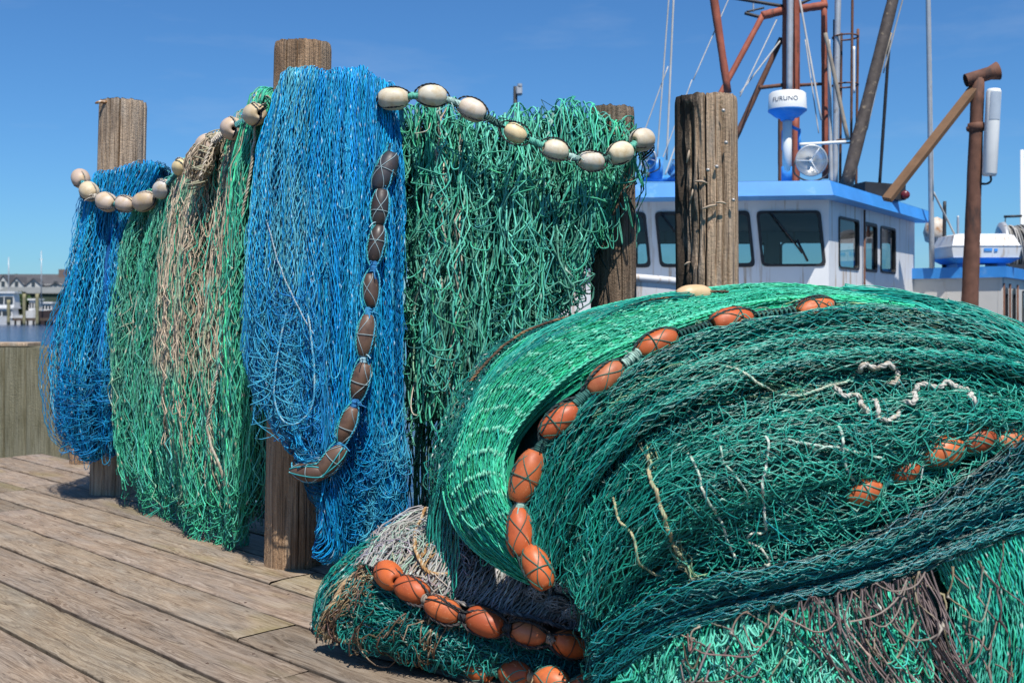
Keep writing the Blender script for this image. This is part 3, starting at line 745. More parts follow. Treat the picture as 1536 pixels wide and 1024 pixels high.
def float_line(label, cat_group, fl, FM, cols, size, rope_c, lash_c, head=(), tail=(), wrap=0, wrap_c=(.02, .10, .08), side_c=None, seed=0, rr=.006, flabels=None, e=2.3, k=.6, wr=.0016, longi=2, cords=()):
    r = np.random.default_rng(seed)
    cen = PL(fl); path = cr(np.vstack([PL(head).reshape(-1, 3), cen, PL(tail).reshape(-1, 3)]), 60 * (len(fl) + 1))
    root = empty('float_line', tuple(cen.mean(0) * [1, 1, 0] + [0, 0, cen[:, 2].min()]), label, 'float line', cat_group)
    o0 = np.array(root.location)
    a = Acc(); rope_acc(a, path, rr, rope_c, 2, rr * 8); build('rope', a, M_ROPE, root)
    for (sg, cr_, cc_) in cords:                                          # black cords that run outside the floats, above and below
        dist = np.min(np.linalg.norm(path[:, None] - cen[None], axis=2), axis=1); g_ = np.clip(1 - (dist / (size[0] * .62)) ** 2, 0, 1) ** .7
        T_ = np.gradient(path, axis=0); T_ /= np.linalg.norm(T_, axis=1, keepdims=True); nrm = np.cross(T_, [0, -1, 0]); nrm /= np.linalg.norm(nrm, axis=1, keepdims=True)
        ph = .5 * np.sin(np.arange(len(path)) * .045 + sg); dv = sg * nrm * np.cos(ph)[:, None] + np.array([0, -1, 0]) * (.55 + .4 * np.sin(ph))[:, None]; dv /= np.linalg.norm(dv, axis=1, keepdims=True)
        ca = Acc(); rope_acc(ca, path + dv * (.013 + (size[1] - .009) * g_)[:, None] + .003 * (np.stack([vn(np.arange(len(path)) * .1, np.zeros(len(path)) + q, seed + q) for q in range(3)], -1) - .5), cr_, cc_, 2); build('cord', ca, M_ROPE, root)
    prof = ellip(size[0], size[1], e=e, k=k)
    base = Acc().lathe(prof, (1, 1, 1), 28); me = None
    T = np.gradient(path, axis=0); T /= np.linalg.norm(T, axis=1, keepdims=True)
    ks = []
    for q, c in enumerate(cen):
        i = np.argmin(((path - c) ** 2).sum(1)); ks.append(i)
        sc = 1 + .07 * r.standard_normal()
        if me is None:
            o = build('float', base, FM, None); me = o.data
        else:
            o = bpy.data.objects.new('float', me); COL.objects.link(o)
        o.parent = root
        jit = T[i] + .10 * r.standard_normal(3)
        M = zto(jit, c - o0, r.uniform(0, 6.28)); M = M @ Matrix.Diagonal((sc, sc, sc * (1 + .05 * r.standard_normal()), 1))
        o.matrix_basis = M
        col = np.array(cols[q % len(cols)]) * (1 + .08 * r.standard_normal()); o.color = (*np.clip(col, .02, .9), 1)
        if flabels and q in flabels: o['label'] = flabels[q]
        M = np.array(zto(jit, c) @ Matrix.Diagonal((sc, sc, sc, 1)))
        # cords that run along the float, and the meshes stretched over it
        lash = Acc()
        z = np.linspace(-1.02, 1.02, 15); R = np.interp(z, np.linspace(-1, 1, len(prof) - 4), [p[0] for p in prof[2:-2]])
        def line(ph, tw, rad, cc):
            an = ph + tw * z * np.pi / 2
            p = np.stack([(R + rad) * np.cos(an), (R + rad) * np.sin(an), z * size[0] / 2], -1)
            p = p @ M[:3, :3].T + M[:3, 3]; lash.tubes(p[None], rad, np.array(cc)[None] * (.8 + .4 * r.random()), 4)
        for _ in range(longi): line(r.uniform(0, 6.28), r.uniform(-.4, .4), .0028, side_c or rope_c)
        for w in range(wrap):
            line(2 * np.pi * w / wrap + r.uniform(-.2, .2), r.uniform(.5, .9), wr, wrap_c); line(2 * np.pi * w / wrap + r.uniform(-.2, .2), -r.uniform(.5, .9), wr, wrap_c)
        if r.random() < .6 and wrap:
            an = np.linspace(0, 2 * np.pi, 25); zz = r.uniform(-.15, .15); p = np.stack([(size[1] + .003) * np.cos(an), (size[1] + .003) * np.sin(an), np.full(25, zz * size[0])], -1) @ M[:3, :3].T + M[:3, 3]
            lash.tubes(p[None], .0018, np.array(wrap_c)[None], 4)
        if lash.v: build('cord_wrap', lash, M_ROPE, root)
    for q in range(len(ks) - 1):                                          # knots of cord between neighbouring floats
        i = (ks[q] + ks[q + 1]) // 2; gap = np.linalg.norm(cen[q + 1] - cen[q]) - size[0] * .9
        if gap > .3: continue
        lash = Acc()
        n = int(np.clip(gap / .007, 3, 9)); c = path[i]
        coil = np.linspace(0, 2 * np.pi * n, n * 12); h = np.linspace(-.5, .5, n * 12) * max(.02, gap * .8)
        rad = .012 + .004 * vn(coil * .4, coil * 0, seed + q)
        p = np.stack([rad * np.cos(coil), rad * np.sin(coil), h], -1); M = np.array(zto(T[i], c)); p = p @ M[:3, :3].T + M[:3, 3]
        lc = np.array(lash_c[q % len(lash_c)]); cc = lc * (.7 + .6 * r.random((len(p), 1)))
        lash.tubes(p[None], .0042, np.clip(cc, 0, 1)[None], 5)
        for _ in range(3):                                                # loose ends
            d = r.standard_normal(3) * .014; b = c + T[i] * r.uniform(-.015, .015)
            lash.tubes(cr([b, b + d + [0, -.015, .003], b + d * 1.9 + [0, -.012, -.012]], 7)[None], .0026, lc[None], 4)
        build('lashing', lash, M_ROPE, root)
    return root

CREAM = [(.66, .57, .42), (.64, .58, .46), (.60, .50, .40), (.64, .50, .29), (.66, .58, .44), (.60, .55, .48), (.66, .58, .42), (.63, .56, .45)]
FG = 'float lines laid over the nets'
float_line('string of cream oval floats sagging across the top of the coarse green net', FG,
           [(590, 148, 5.02), (648, 144, 5.05), (709, 165, 5.08), (773, 200, 5.06), (833, 226, 5.10), (887, 242, 5.14), (930, 230, 5.2), (963, 210, 5.3)],
           FM_C, CREAM, (.128, .053), (.03, .035, .035), [(.12, .42, .32), (.35, .5, .45), (.05, .12, .1)], head=[(560, 158, 5.06)], tail=[(978, 222, 5.45), (960, 240, 5.6)], seed=1, longi=0, e=2.8, k=.52, cords=[(1, .0042, (.03, .032, .034)), (-1, .0042, (.03, .032, .034))])
float_line('string of tan oval floats looped round the leftmost piling over the deep blue net', FG,
           [(121, 268, 7.08), (134, 287, 6.97), (160, 303, 6.88), (188, 306, 6.83), (217, 302, 6.80), (245, 284, 6.72), (272, 251, 6.44), (312, 219, 6.02), (348, 193, 5.72), (382, 172, 5.36)],
           FM_C, [(.50, .38, .30), (.58, .47, .32), (.55, .44, .35), (.52, .42, .35), (.52, .41, .32), (.56, .52, .48), (.66, .52, .28), (.58, .46, .38)], (.132, .058), (.04, .04, .045), [(.10, .45, .5), (.5, .45, .38), (.08, .3, .3)],
           head=[(112, 262, 7.3)], tail=[(400, 158, 5.25)], seed=2, longi=0, e=2.8, k=.50, cords=[(1, .0042, (.04, .042, .05)), (-1, .0048, (.34, .30, .24))])
float_line('string of dark brown barrel floats hanging down the big blue net', FG,
           [(578, 258, 4.99), (570, 312, 4.94), (565, 366, 4.91), (556, 436, 4.86), (549, 503, 4.83), (541, 571, 4.82), (521, 637, 4.81), (497, 692, 4.81), (464, 708, 4.83)],
           FM_B, [(.05, .05, .06), (.035, .03, .03), (.05, .035, .03), (.085, .05, .034), (.13, .075, .05), (.15, .085, .056), (.14, .08, .052), (.12, .07, .046), (.11, .062, .042), (.05, .03, .022)], (.166, .042), (.02, .06, .10), [(.05, .28, .50), (.35, .55, .62), (.03, .18, .40)],
           head=[(585, 215, 5.03)], tail=[(440, 690, 4.88)], wrap=2, wrap_c=(.30, .40, .42), side_c=(.04, .33, .36), seed=3, e=2.8, k=.48, cords=[(1, .0036, (.05, .36, .40)), (-1, .0036, (.06, .34, .48))])

# rope, twine and folded lumps on the hanging nets
def rope(label, pts, r, c, seed=0, mt=None, strands=3, c2=None, n=None, group='loose ropes on the nets', P3=None):
    path = cr(PL(pts) if P3 is None else P3, n or 40 * len(pts))
    path = path + .5 * r * 2 * (np.stack([vn(np.arange(len(path)) * .09, np.zeros(len(path)) + q, seed + q) for q in range(3)], -1) - .5)
    a = Acc(); rope_acc(a, path, r, c, strands, None, None, c2)
    v = np.vstack(a.v)
    return tag(build('rope', a, mt or M_ROPE, origin=(v[:, 0].mean(), v[:, 1].mean(), v[:, 2].min())), label, 'rope', group)

rope('frayed pale rope running down the right side of the green net with the tan patch', [(385, 178, 5.42), (378, 240, 5.40), (364, 320, 5.42), (352, 380, 5.46), (345, 440, 5.5), (335, 520, 5.5), (318, 600, 5.52), (312, 650, 5.54), (330, 700, 5.54), (345, 760, 5.54), (352, 805, 5.52)], .007, (.40, .35, .26), 3, c2=(.56, .52, .43))
rope('pale blue rope loop hanging on the big blue net near its ragged lower edge', [(430, 470, 4.83), (415, 540, 4.80), (412, 600, 4.79), (424, 630, 4.78), (445, 635, 4.78), (465, 615, 4.78), (472, 580, 4.79), (468, 520, 4.8), (462, 470, 4.82)], .0042, (.06, .32, .50), 5, c2=(.34, .50, .54))
rope('thin grey cord wandering down the face of the big blue net', [(400, 330, 4.9), (420, 400, 4.86), (452, 470, 4.83), (470, 500, 4.83)], .0032, (.34, .42, .46), 6, strands=2)
# tan folded lump on top of the green net
a = Acc(); r = np.random.default_rng(31)
base = PL([(322, 205, 6.0), (312, 225, 5.97), (303, 250, 5.97), (296, 270, 5.98)])
for q in range(70):
    off = r.standard_normal(3) * [.035, .03, .03]; p = cr(base + off * np.array([.4, .9, 1.1, .7])[:, None], 26)
    p = p + .006 * (np.stack([vn(np.arange(26) * .8, np.zeros(26) + q, k) for k in range(3)], -1) - .5) * 2
    a.tubes(p[None], .0042, np.array((.48, .38, .27))[None] * (.6 + .7 * r.random()), 4)
for q in range(16):
    c = base[r.integers(0, 4)]; an = np.linspace(0, 2 * np.pi, 20); p = np.stack([c[0] + .06 * np.cos(an) * r.uniform(.7, 1.1), c[1] + .05 * np.sin(an) - .01, c[2] + .02 * np.sin(an + r.uniform(0, 6)) + r.uniform(-.03, .03)], -1)
    a.tubes(p[None], .0035, np.array((.42, .40, .28))[None] * (.7 + .5 * r.random()), 4)
pp = PL([(300, 265, 5.92), (318, 215, 5.92), (330, 200, 5.95), (350, 198, 5.9), (362, 200, 5.85)]); rope_acc(a, cr(pp, 80), .008, (.6, .52, .42))
tag(build('net_bundle', a, M_ROPE, origin=tuple(base.min(0))), 'knotted tan bundle of netting tied on top of the green net beside the cream floats', 'net bundle')
# ------------------------------------------------------------------ the heap
MAIN = (np.array([1.0, 4.25, .02]), np.array([1.3, 1.0, 1.235]), 2.9)
MOUND = (np.array([.08, 4.25, .0]), np.array([.84, .62, .40]), 2.5)

def H(px, py, d=0., sh=MAIN):
    """where the sight line through a point of the heap meets the body of the heap, then d nearer"""
    c, r, n = sh
    Y = np.linspace(2.4, 5.6, 900)
    p = np.stack([(px - CX) / F * Y, Y, CZ + (HY - py) / F * Y], -1)
    f = (np.abs((p - c) / r) ** n).sum(1)
    i = np.argmax(f < 1) if (f < 1).any() else np.argmin(f)
    return P(px, py, Y[i] - d)

def HL(lst, d=0., sh=MAIN):
    out = []
    for t in lst:
        out.append(H(t[0], t[1], d + (t[2] if len(t) > 2 else 0), sh))
    return np.array(out)

def body(sh, shrink, nu=120, nv=80, amp=.03, seed=0):
    c, r, n = sh
    az = np.linspace(0, 2 * np.pi, nu); el = np.linspace(-.05, np.pi / 2, nv)
    A, E = np.meshgrid(az, el, indexing='ij')
    d = np.stack([np.cos(A) * np.cos(E), np.sin(A) * np.cos(E), np.sin(E)], -1)
    s = 1 / ((np.abs(d / r) ** n).sum(-1) ** (1 / n))
    k = shrink + amp * 2 * (fbm(np.cos(A) * 4 + E * 3 + 9, np.sin(A) * 4 + E * 5, seed) - .5)
    G = c + d * (s * k)[..., None]; G[..., 2] = np.maximum(G[..., 2], .004)
    if sh is MAIN:      # the heap overhangs the folded nets at its lower left
        w = np.clip((.62 - G[..., 2]) / .35, 0, 1) * np.clip((c[0] - .1 - G[..., 0]) / .5, 0, 1)
        G[..., 0] += .62 * w * np.clip((c[0] - .05 - G[..., 0]) / 1.2, 0, 1) ** .6
    return G

def backside(sh, az0, az1, lift=.015, n=9):
    """guide strands over the far side of a mound, top to foot"""
    c, r, ex = sh; gs = []
    for az in np.linspace(az0, az1, n):
        q = []
        for el in np.linspace(1.35, .02, 12):
            d = np.array([np.cos(az) * np.cos(el), np.sin(az) * np.cos(el), np.sin(el)])
            q.append(c + d * (1 / ((np.abs(d / r) ** ex).sum() ** (1 / ex)) + lift))
        gs.append(np.array(q))
    return gs
PG = 'nets piled in the heap'

# --- dark teal trawl net: the main body
r = np.random.default_rng(41)
a = Acc(); a.grid(body(MAIN, .955, amp=.012, seed=3), (.006, .085, .075))
K = dict(base=TEAL, alt=(.03, .38, .29), alt_amt=.45, var=.28, knots=1.35, fleck=.05, fleck_c=(.25, .48, .40), ragged=0, hue=.08)
def creased(seed, specs):
    """full folds with narrow deep creases between them"""
    def f(U, V):
        o = 0
        for q, (a, fu, wv, wob) in enumerate(specs):
            ph = wob * 2 * (vn(V * wv + q * 3.1, U * 2.0, seed + q) - .5)
            s_ = .5 + .5 * np.sin(2 * np.pi * (fu * U + ph))
            o = o + a * (1.6 * s_ ** .38 - .9) * (.5 + .9 * vn(U * fu * .7, V * wv * 1.4, seed + 20 + q))
        return o
    return f
def teal(gs, d, layers, fold, seed, spacing=.0085, mesh=.036, rad=.0019, zig=.95, sag=0., base=None, mats=None, offn=.006, loose=.5, warp=((.03, 4, 3), (.014, 12, 7), (.005, 34, 14)), toward=(0, -1, .6), **kw):
    sh = Sheet([HL(g, d) if not isinstance(g, np.ndarray) else g for g in gs], creased(seed, fold), toward=toward)
    k = dict(K); k.update(kw)
    if base is not None: k['base'] = base
    b0, al0, f0 = k['base'], k['alt'], k['fleck']
    for L, (off, m) in enumerate(layers):
        kk = (.26, .52, .95, 1.2)[min(L + max(0, 3 - len(layers)), 3)]; k['base'] = tuple(x * kk for x in b0); k['alt'] = tuple(min(.8, x * kk) for x in al0); k['fleck'] = f0 if L > 1 else 0  # inner layers darkened in colour, as if shaded by the outer ones
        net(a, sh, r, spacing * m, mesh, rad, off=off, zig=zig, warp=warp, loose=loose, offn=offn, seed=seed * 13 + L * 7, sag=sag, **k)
    return sh
# upper folds, swept over the top to the right
WS = ((.02, 3, 1.6), (.010, 10, 4), (.003, 30, 8))
ST1 = teal([[(792, 815), (806, 745), (830, 670), (880, 598), (950, 545), (1055, 500), (1180, 478), (1300, 462), (1420, 478), (1500, 505), (1600, 560)],
      [(812, 825), (835, 745), (872, 668), (935, 612), (1030, 560), (1150, 525), (1290, 510), (1420, 520), (1500, 535), (1600, 580)],
      [(832, 850), (868, 770, .02), (915, 700, .04), (975, 642, .055), (1070, 598, .06), (1180, 565, .06), (1300, 548, .06), (1420, 552, .05), (1500, 560, .04), (1600, 600, .02)]],
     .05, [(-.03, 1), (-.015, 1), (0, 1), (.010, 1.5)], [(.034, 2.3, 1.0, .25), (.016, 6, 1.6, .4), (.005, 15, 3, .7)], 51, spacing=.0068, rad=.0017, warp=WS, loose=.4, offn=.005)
# the loose middle with open meshes
ST2 = teal([[(838, 870, .02), (885, 780, .02), (935, 700, .02), (1000, 640, .02), (1090, 600, .02), (1200, 572, .02), (1320, 558, .02), (1440, 560, .02), (1600, 610)],
      [(868, 900, .04), (915, 800, .06), (985, 720, .085), (1080, 668, .09), (1200, 645, .09), (1330, 625, .09), (1450, 612, .08), (1600, 635, .04)],
      [(900, 920, .05), (950, 840, .09), (1030, 770, .12), (1140, 735, .12), (1260, 715, .11), (1370, 690, .08), (1470, 655, .06), (1600, 655, .04)],
      [(930, 930, .02), (990, 885, .0), (1080, 862, -.02), (1190, 842, -.03), (1300, 810, -.03), (1400, 760, -.03), (1480, 718, -.02), (1600, 700, -.02)]],
     .005, [(-.03, 1), (-.015, 1), (0, 1.05), (.012, 1.5)], [(.040, 2.1, 1.6, .45), (.022, 5, 2.4, .6), (.006, 12, 5, 1.0)], 52, spacing=.0095, mesh=.034, rad=.0017, offn=.007, loose=.7,
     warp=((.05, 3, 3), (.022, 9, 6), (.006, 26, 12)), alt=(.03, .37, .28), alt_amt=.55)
# the dark fold sweeping along the front
ST3 = teal([[(888, 960), (960, 905, .02), (1060, 866, .035), (1180, 843, .04), (1300, 809, .04), (1410, 757, .04), (1500, 713, .03), (1600, 680)],
      [(888, 1005), (975, 940), (1090, 900), (1230, 868), (1350, 832), (1460, 790), (1600, 740)],
      [(888, 1045), (985, 970), (1100, 930), (1240, 898), (1370, 862), (1480, 816), (1600, 775)]],
     .075, [(-.03, 1), (-.015, .95), (0, .95), (.010, 1.4)], [(.034, 1.6, 1.0, .15), (.016, 4, 1.6, .35), (.005, 11, 3, .6)], 53, base=(.006, .155, .16), alt=(.012, .27, .27), spacing=.0068, rad=.0017, mesh=.034, warp=WS, loose=.4, offn=.005)
teal([[(1300, 800), (1390, 755), (1470, 700), (1540, 650), (1620, 610)], [(1320, 822), (1410, 780), (1490, 735), (1560, 690), (1620, 660)], [(1340, 838), (1430, 798), (1510, 758), (1570, 728), (1620, 710)]],
     .075, [(-.02, 1), (0, 1), (.012, 1.5)], [(.02, 1.5, 1.0, .2), (.008, 5, 2, .4)], 56, base=(.005, .12, .14), alt=(.30, .30, .16), alt_amt=.25)
# strands hanging straight down at the left of the front
ST4 = teal([[(826, 745), (832, 820), (862, 890), (884, 960), (886, 1050)], [(858, 700), (862, 800), (882, 890), (898, 970), (902, 1050)],
      [(900, 660), (898, 780), (908, 880), (924, 960), (935, 1040)], [(955, 650), (944, 760), (944, 860), (962, 930), (985, 1000)]],
     .035, [(-.03, 1), (-.012, 1), (.004, 1.3)], [(.020, 2.2, 1.5, .5), (.010, 6, 3, .8)], 54, spacing=.0095, mesh=.040, sag=.004, offn=.010, loose=.9, ragged=.02)
# right end and far side
SR = teal(backside(MAIN, -.80, 1.2), 0, [(-.03, 1), (-.018, 1), (-.006, 1), (.006, 1.3)], [(.03, 4, 2, .5), (.012, 11, 3, .6)], 57, spacing=.0105, mesh=.045, toward=(1, .3, .3))
loops(a, SR, r, 200, (.04, .16), (.02, .10), .0020, TEAL, .012, v=(.1, .95), alt=(.03, .38, .29), alt_amt=.5, seed=83, bulge=.02, dv=.03)
teal(backside(MAIN, 1.2, 3.6), 0, [(-.015, 1.2), (.0, 1.4)], [(.02, 4, 2, .5)], 58, spacing=.012, mesh=.05, toward=(0, 1, .3))
# tan and straw coloured stretch of coarser mesh
for q, (gs, c1, sp) in enumerate([
    ([[(872, 618), (930, 578), (1000, 552), (1085, 540), (1150, 560), (1230, 585)], [(880, 632), (940, 600), (1010, 580), (1085, 570), (1150, 582), (1230, 592)], [(900, 642), (960, 622), (1020, 608), (1090, 600), (1150, 600), (1230, 598)]], (.20, .36, .18), .015),
    ([[(1040, 482), (1130, 470), (1220, 458), (1310, 462), (1400, 478)], [(1045, 502), (1140, 487), (1230, 474), (1320, 474), (1410, 490)]], (.26, .42, .20), .014),
    ([[(960, 660), (975, 720), (985, 780), (1005, 830), (1035, 872)], [(985, 655), (1000, 720), (1012, 780), (1030, 830), (1055, 865)]], (.34, .36, .20), .018),
    ([[(1400, 770), (1470, 735), (1530, 700), (1600, 668)], [(1410, 782), (1480, 748), (1540, 716), (1600, 690)]], (.36, .33, .16), .012)]):
    teal(gs, .058, [(0, 1), (.008, 1.6)], [(.008, 2, 2, .4)], 61 + q, spacing=sp, mesh=.06, rad=.0020, base=c1, alt=(.05, .34, .24), alt_amt=.5, offn=.012, loose=1.1)
# an open layer of knotted meshes lying over the folds
for sh_, se in ((ST2, 660),):
    net(a, sh_, r, .026, .050, .0017, (.02, .32, .25), .014, zig=1.0, ppm=4, warp=((.05, 3, 3), (.022, 9, 6)), loose=.4, offn=.008, seed=se, alt=(.12, .48, .36), alt_amt=.45, knots=2.1, fleck=.18, fleck_c=(.40, .58, .48), ragged=0, drop=.45)
# slack bights standing off the loose middle
loops(a, ST2, r, 380, (.03, .13), (-.01, .05), .0018, TEAL, .012, v=(.2, .95), alt=(.05, .42, .32), alt_amt=.6, seed=71, bulge=.02, dv=.05)
loops(a, ST4, r, 120, (.02, .07), (.01, .06), .0021, TEAL, .008, alt=(.05, .42, .32), alt_amt=.5, seed=72, bulge=.012, dv=.05)
loops(a, ST1, r, 60, (.01, .05), (-.02, .03), .0018, TEAL, .008, alt=(.06, .42, .32), alt_amt=.5, seed=73, bulge=.012, dv=.03)
finish(a, 'fishing_net', 'great dark teal trawl net with fine wet meshes making the main mass of the heap', 'fishing net', PG, M_TWD)

# --- thin dark teal veil at the left flank of the heap
r = np.random.default_rng(42); a = Acc()
sh = Sheet([HL([(840, 478, -.3), (790, 497, -.2), (740, 525, -.1), (700, 572, -.08), (668, 630, -.05), (650, 680, 0), (645, 720, .02), (655, 755, .02)]),
            HL([(860, 486, -.15), (800, 510, -.1), (755, 548, -.05), (722, 600), (702, 660), (695, 700), (692, 735), (696, 765)])], folds(42, [(.012, 3, 2, .5)]), toward=(-1, -1, .3))
for L, (off, m) in enumerate([(-.03, 1), (-.01, 1.1), (.01, 1.5)]):
    net(a, sh, r, .011 * m, .034, .0019, (.008, .13, .11), off, warp=((.04, 3, 3), (.02, 8, 7)), loose=.9, offn=.01, seed=500 + L, alt=(.30, .22, .14), alt_amt=.28, fleck=.08, ragged=.03)
loops(a, sh, r, 120, (.02, .08), (.01, .06), .0019, (.01, .14, .115), .01, alt=(.3, .24, .16), alt_amt=.3, seed=74)
finish(a, 'fishing_net', 'thin dark veil of netting behind the emerald band at the left flank of the heap', 'fishing net', PG)

# --- emerald band
r = np.random.default_rng(43); a = Acc()
gs = [HL([(800, 868, .02), (757, 850, .03), (700, 806, .04), (674, 755, .04), (669, 705, .04), (683, 653, .03), (718, 586, .02), (768, 530, -.01), (850, 485, -.06), (900, 467, -.08), (1000, 446, -.14), (1140, 432, -.18), (1260, 438, -.2), (1370, 452, -.2)]),
      HL([(806, 866, .06), (766, 834, .10), (720, 782, .11), (698, 712, .11), (710, 640, .10), (752, 568, .09), (830, 512, .06), (920, 480, .03), (1030, 455, .0), (1150, 440, -.03), (1260, 444, -.06), (1370, 458, -.10)]),
      HL([(812, 864, .08), (780, 812, .12), (744, 752, .14), (732, 692, .14), (750, 636, .14), (800, 573, .13), (868, 525, .11), (955, 494, .08), (1050, 467, .06), (1160, 449, .03), (1260, 450, .02), (1370, 464, -.02)]),
      HL([(818, 862, .04), (790, 806, .08), (762, 745, .10), (758, 690, .10), (782, 640, .10), (838, 583, .10), (910, 540, .09), (985, 507, .07), (1070, 478, .06), (1170, 458, .05), (1260, 456, .04), (1370, 470, .0)])]
SE = Sheet(gs, folds(44, [(.012, 2.2, 1.0, .15), (.006, 6, 1.6, .3), (.003, 15, 3, .5)]), toward=(-.5, -1, .6))
core(a, SE, -.045, (.015, .24, .14), amp=.008, v=(.02, .98))
for L, (off, m) in enumerate([(-.028, 1), (-.016, .95), (-.006, .95), (.003, .95), (.011, 1.3)]):
    net(a, SE, r, .0054 * m, .024, .0016, EMER, off, zig=.8, warp=((.014, 4, 1.6), (.006, 14, 4), (.002, 36, 8)), loose=.3, offn=.004, seed=520 + L * 7, alt=(.09, .58, .40), alt_amt=.45, fleck=.0, ragged=0, var=.2, wm=SE.width)
    # whitish knot rows across the band
    if L == 3:
        for v0 in np.linspace(.10, .62, 16):
            u = np.linspace(.12, .96, 70)[None]; p = SE.at(u, v0 + .006 * (vn(u * 14, u * 0 + v0 * 50, 3) - .5) - .03 * (u - .5) ** 2, .013)
            keep = vn(u * 45, u * 0 + v0 * 90, 8)[0]
            for i in range(0, 69):
                if keep[i] > .40:
                    q = p[0, i] + .003 * r.standard_normal(3); dd = SE.at(np.array([u[0, i]]), np.array([v0 + .0045]), .013)[0] - SE.at(np.array([u[0, i]]), np.array([v0]), .013)[0]
                    a.tubes(np.array([[q - dd * .7, q + [0, -.002, .001], q + dd * .7]]), np.array([[.0012, .0030, .0012]]), np.array([[.20, .60, .42]]) * r.uniform(.6, 1.2), 4)
loops(a, SE, r, 130, (.02, .07), (-.02, .03), .0019, EMER, .006, v=(.05, .95), alt=(.15, .6, .42), alt_amt=.6, seed=75, bulge=.01, dv=.03)
# selvage cord along both edges
for uu, c in ((.005, (.06, .45, .30)), (.985, (.10, .55, .36))):
    v = np.linspace(0, 1, 260); rope_acc(a, SE.at(np.full(260, uu), v, .014), .005, c, 2)
finish(a, 'fishing_net', 'bright emerald net folded into a smooth broad band over the left shoulder of the heap', 'fishing net', PG)

# --- grey net squeezed under the band
r = np.random.default_rng(44); a = Acc()
a.grid(body(MOUND, .90, amp=.02, seed=9), (.05, .06, .055))
gs = [HL([(640, 758, .02), (600, 775, .03), (565, 800, .03), (540, 832, .02), (530, 856, .0)], 0, MOUND),
      HL([(668, 768, .06), (640, 796, .06), (618, 824, .06), (600, 848, .05), (590, 868, .03)], 0, MOUND),
      HL([(712, 790, .08), (700, 822, .09), (688, 850, .08), (676, 874, .06), (662, 894, .03)], 0, MOUND),
      HL([(765, 815, .08), (768, 850, .09), (762, 880, .08), (748, 904, .06), (735, 920, .03)], 0, MOUND),
      HL([(820, 850, .06), (832, 880, .07), (830, 906, .06), (820, 926, .05), (808, 940, .02)], 0, MOUND),
      HL([(880, 870, .05), (892, 895, .05), (892, 920, .05), (888, 940, .03), (880, 955, .0)], 0, MOUND)]
SG = Sheet(gs, folds(46, [(.016, 3, 1.2, .3), (.007, 8, 2, .5)]), toward=(0, -1, .6))
core(a, SG, -.03, (.12, .125, .12), amp=.01)
for L, (off, m) in enumerate([(-.02, 1), (-.006, 1), (.006, 1.3)]):
    net(a, SG, r, .0095 * m, .040, .0022, (.36, .35, .335), off, zig=.9, warp=((.03, 4, 2), (.012, 12, 4)), loose=.6, offn=.007, seed=540 + L * 7, alt=(.24, .23, .22), alt_amt=.4, fleck=.05, var=.22, hue=.03, ragged=.02, patches=[(.0, .28, .1, 1, (.24, .34, .27), .3), (.2, .36, 0, 1, (.38, .22, .09), .35)])
loops(a, SG, r, 220, (.03, .10), (.01, .05), .0023, (.38, .365, .35), .008, u=(0, .45), v=(.1, 1), alt=(.3, .28, .26), alt_amt=.4, seed=76, bulge=.015)
# balled ends of grey mesh at the right
for (px, py, sx) in ((808, 888, .035), (835, 905, .03), (862, 915, .035), (845, 880, .025)):
    c = H(px, py, .08, MOUND)
    for q in range(26):
        d0 = r.standard_normal(3); d0 /= np.linalg.norm(d0); d1 = np.cross(d0, r.standard_normal(3)); d1 /= np.linalg.norm(d1); an = np.linspace(0, r.uniform(3, 6.2), 18)
        a.tubes((c + sx * (np.cos(an)[:, None] * d0 + np.sin(an)[:, None] * d1) * [1.3, .9, .9])[None], .0024, np.array([[.40, .38, .37]]) * r.uniform(.5, 1.2), 4)
finish(a, 'fishing_net', 'pale grey net squeezed out from under the emerald band above the orange floats', 'fishing net', PG)

# --- teal net folded flat on the deck
r = np.random.default_rng(45); a = Acc()
gs = [HL([(545, 850, .06), (570, 868, .07), (640, 908, .06), (720, 938, .05), (800, 965, .05), (870, 985, .05), (930, 1005, .03)], 0, MOUND),
      HL([(510, 895, .06), (560, 905, .08), (640, 936, .08), (720, 960, .08), (800, 985, .08), (870, 1005, .08), (930, 1020, .05)], 0, MOUND),
      HL([(486, 925, .05), (550, 945, .07), (640, 965, .08), (720, 985, .08), (800, 1006, .08), (870, 1024, .08), (930, 1040, .05)], 0, MOUND),
      HL([(482, 945, .01), (550, 968, .02), (640, 992, .03), (720, 1012, .03), (800, 1032, .03), (870, 1048, .03), (930, 1060, .02)], 0, MOUND)]
for g_ in gs: g_[:, 2] = np.maximum(g_[:, 2], .012)
ST = Sheet(gs, folds(47, [(.014, 3, 1.2, .3), (.007, 8, 2, .5)]), toward=(0, -1, .6))
core(a, ST, -.035, (.004, .06, .055), amp=.01)
for L, (off, m) in enumerate([(-.022, 1), (-.008, 1), (.004, 1), (.014, 1.6)]):
    net(a, ST, r, .0085 * m, .030, .0019, (.005, .135, .12), off, zig=.95, warp=((.03, 4, 4), (.012, 12, 9)), loose=.6, offn=.007, seed=560 + L * 7, alt=(.02, .30, .25), alt_amt=.45, fleck=.08, var=.25, ragged=.02, patches=[(.0, 1, .0, .16, (.30, .22, .12), .35)])
loops(a, ST, r, 320, (.02, .09), (-.01, .03), .0020, (.006, .15, .13), .01, alt=(.03, .36, .29), alt_amt=.5, seed=77, bulge=.02, dv=.04)
loops(a, ST, r, 60, (.04, .14), (-.01, .03), .0028, (.10, .06, .04), .02, v=(0, .5), alt=(.35, .25, .15), alt_amt=.4, seed=78, bulge=.02, dv=.06)
loops(a, ST, r, 150, (.03, .10), (-.005, .02), .0024, (.16, .10, .06), .0, v=(0, .09), alt=(.42, .30, .16), alt_amt=.5, seed=79, bulge=.025, dv=.02)
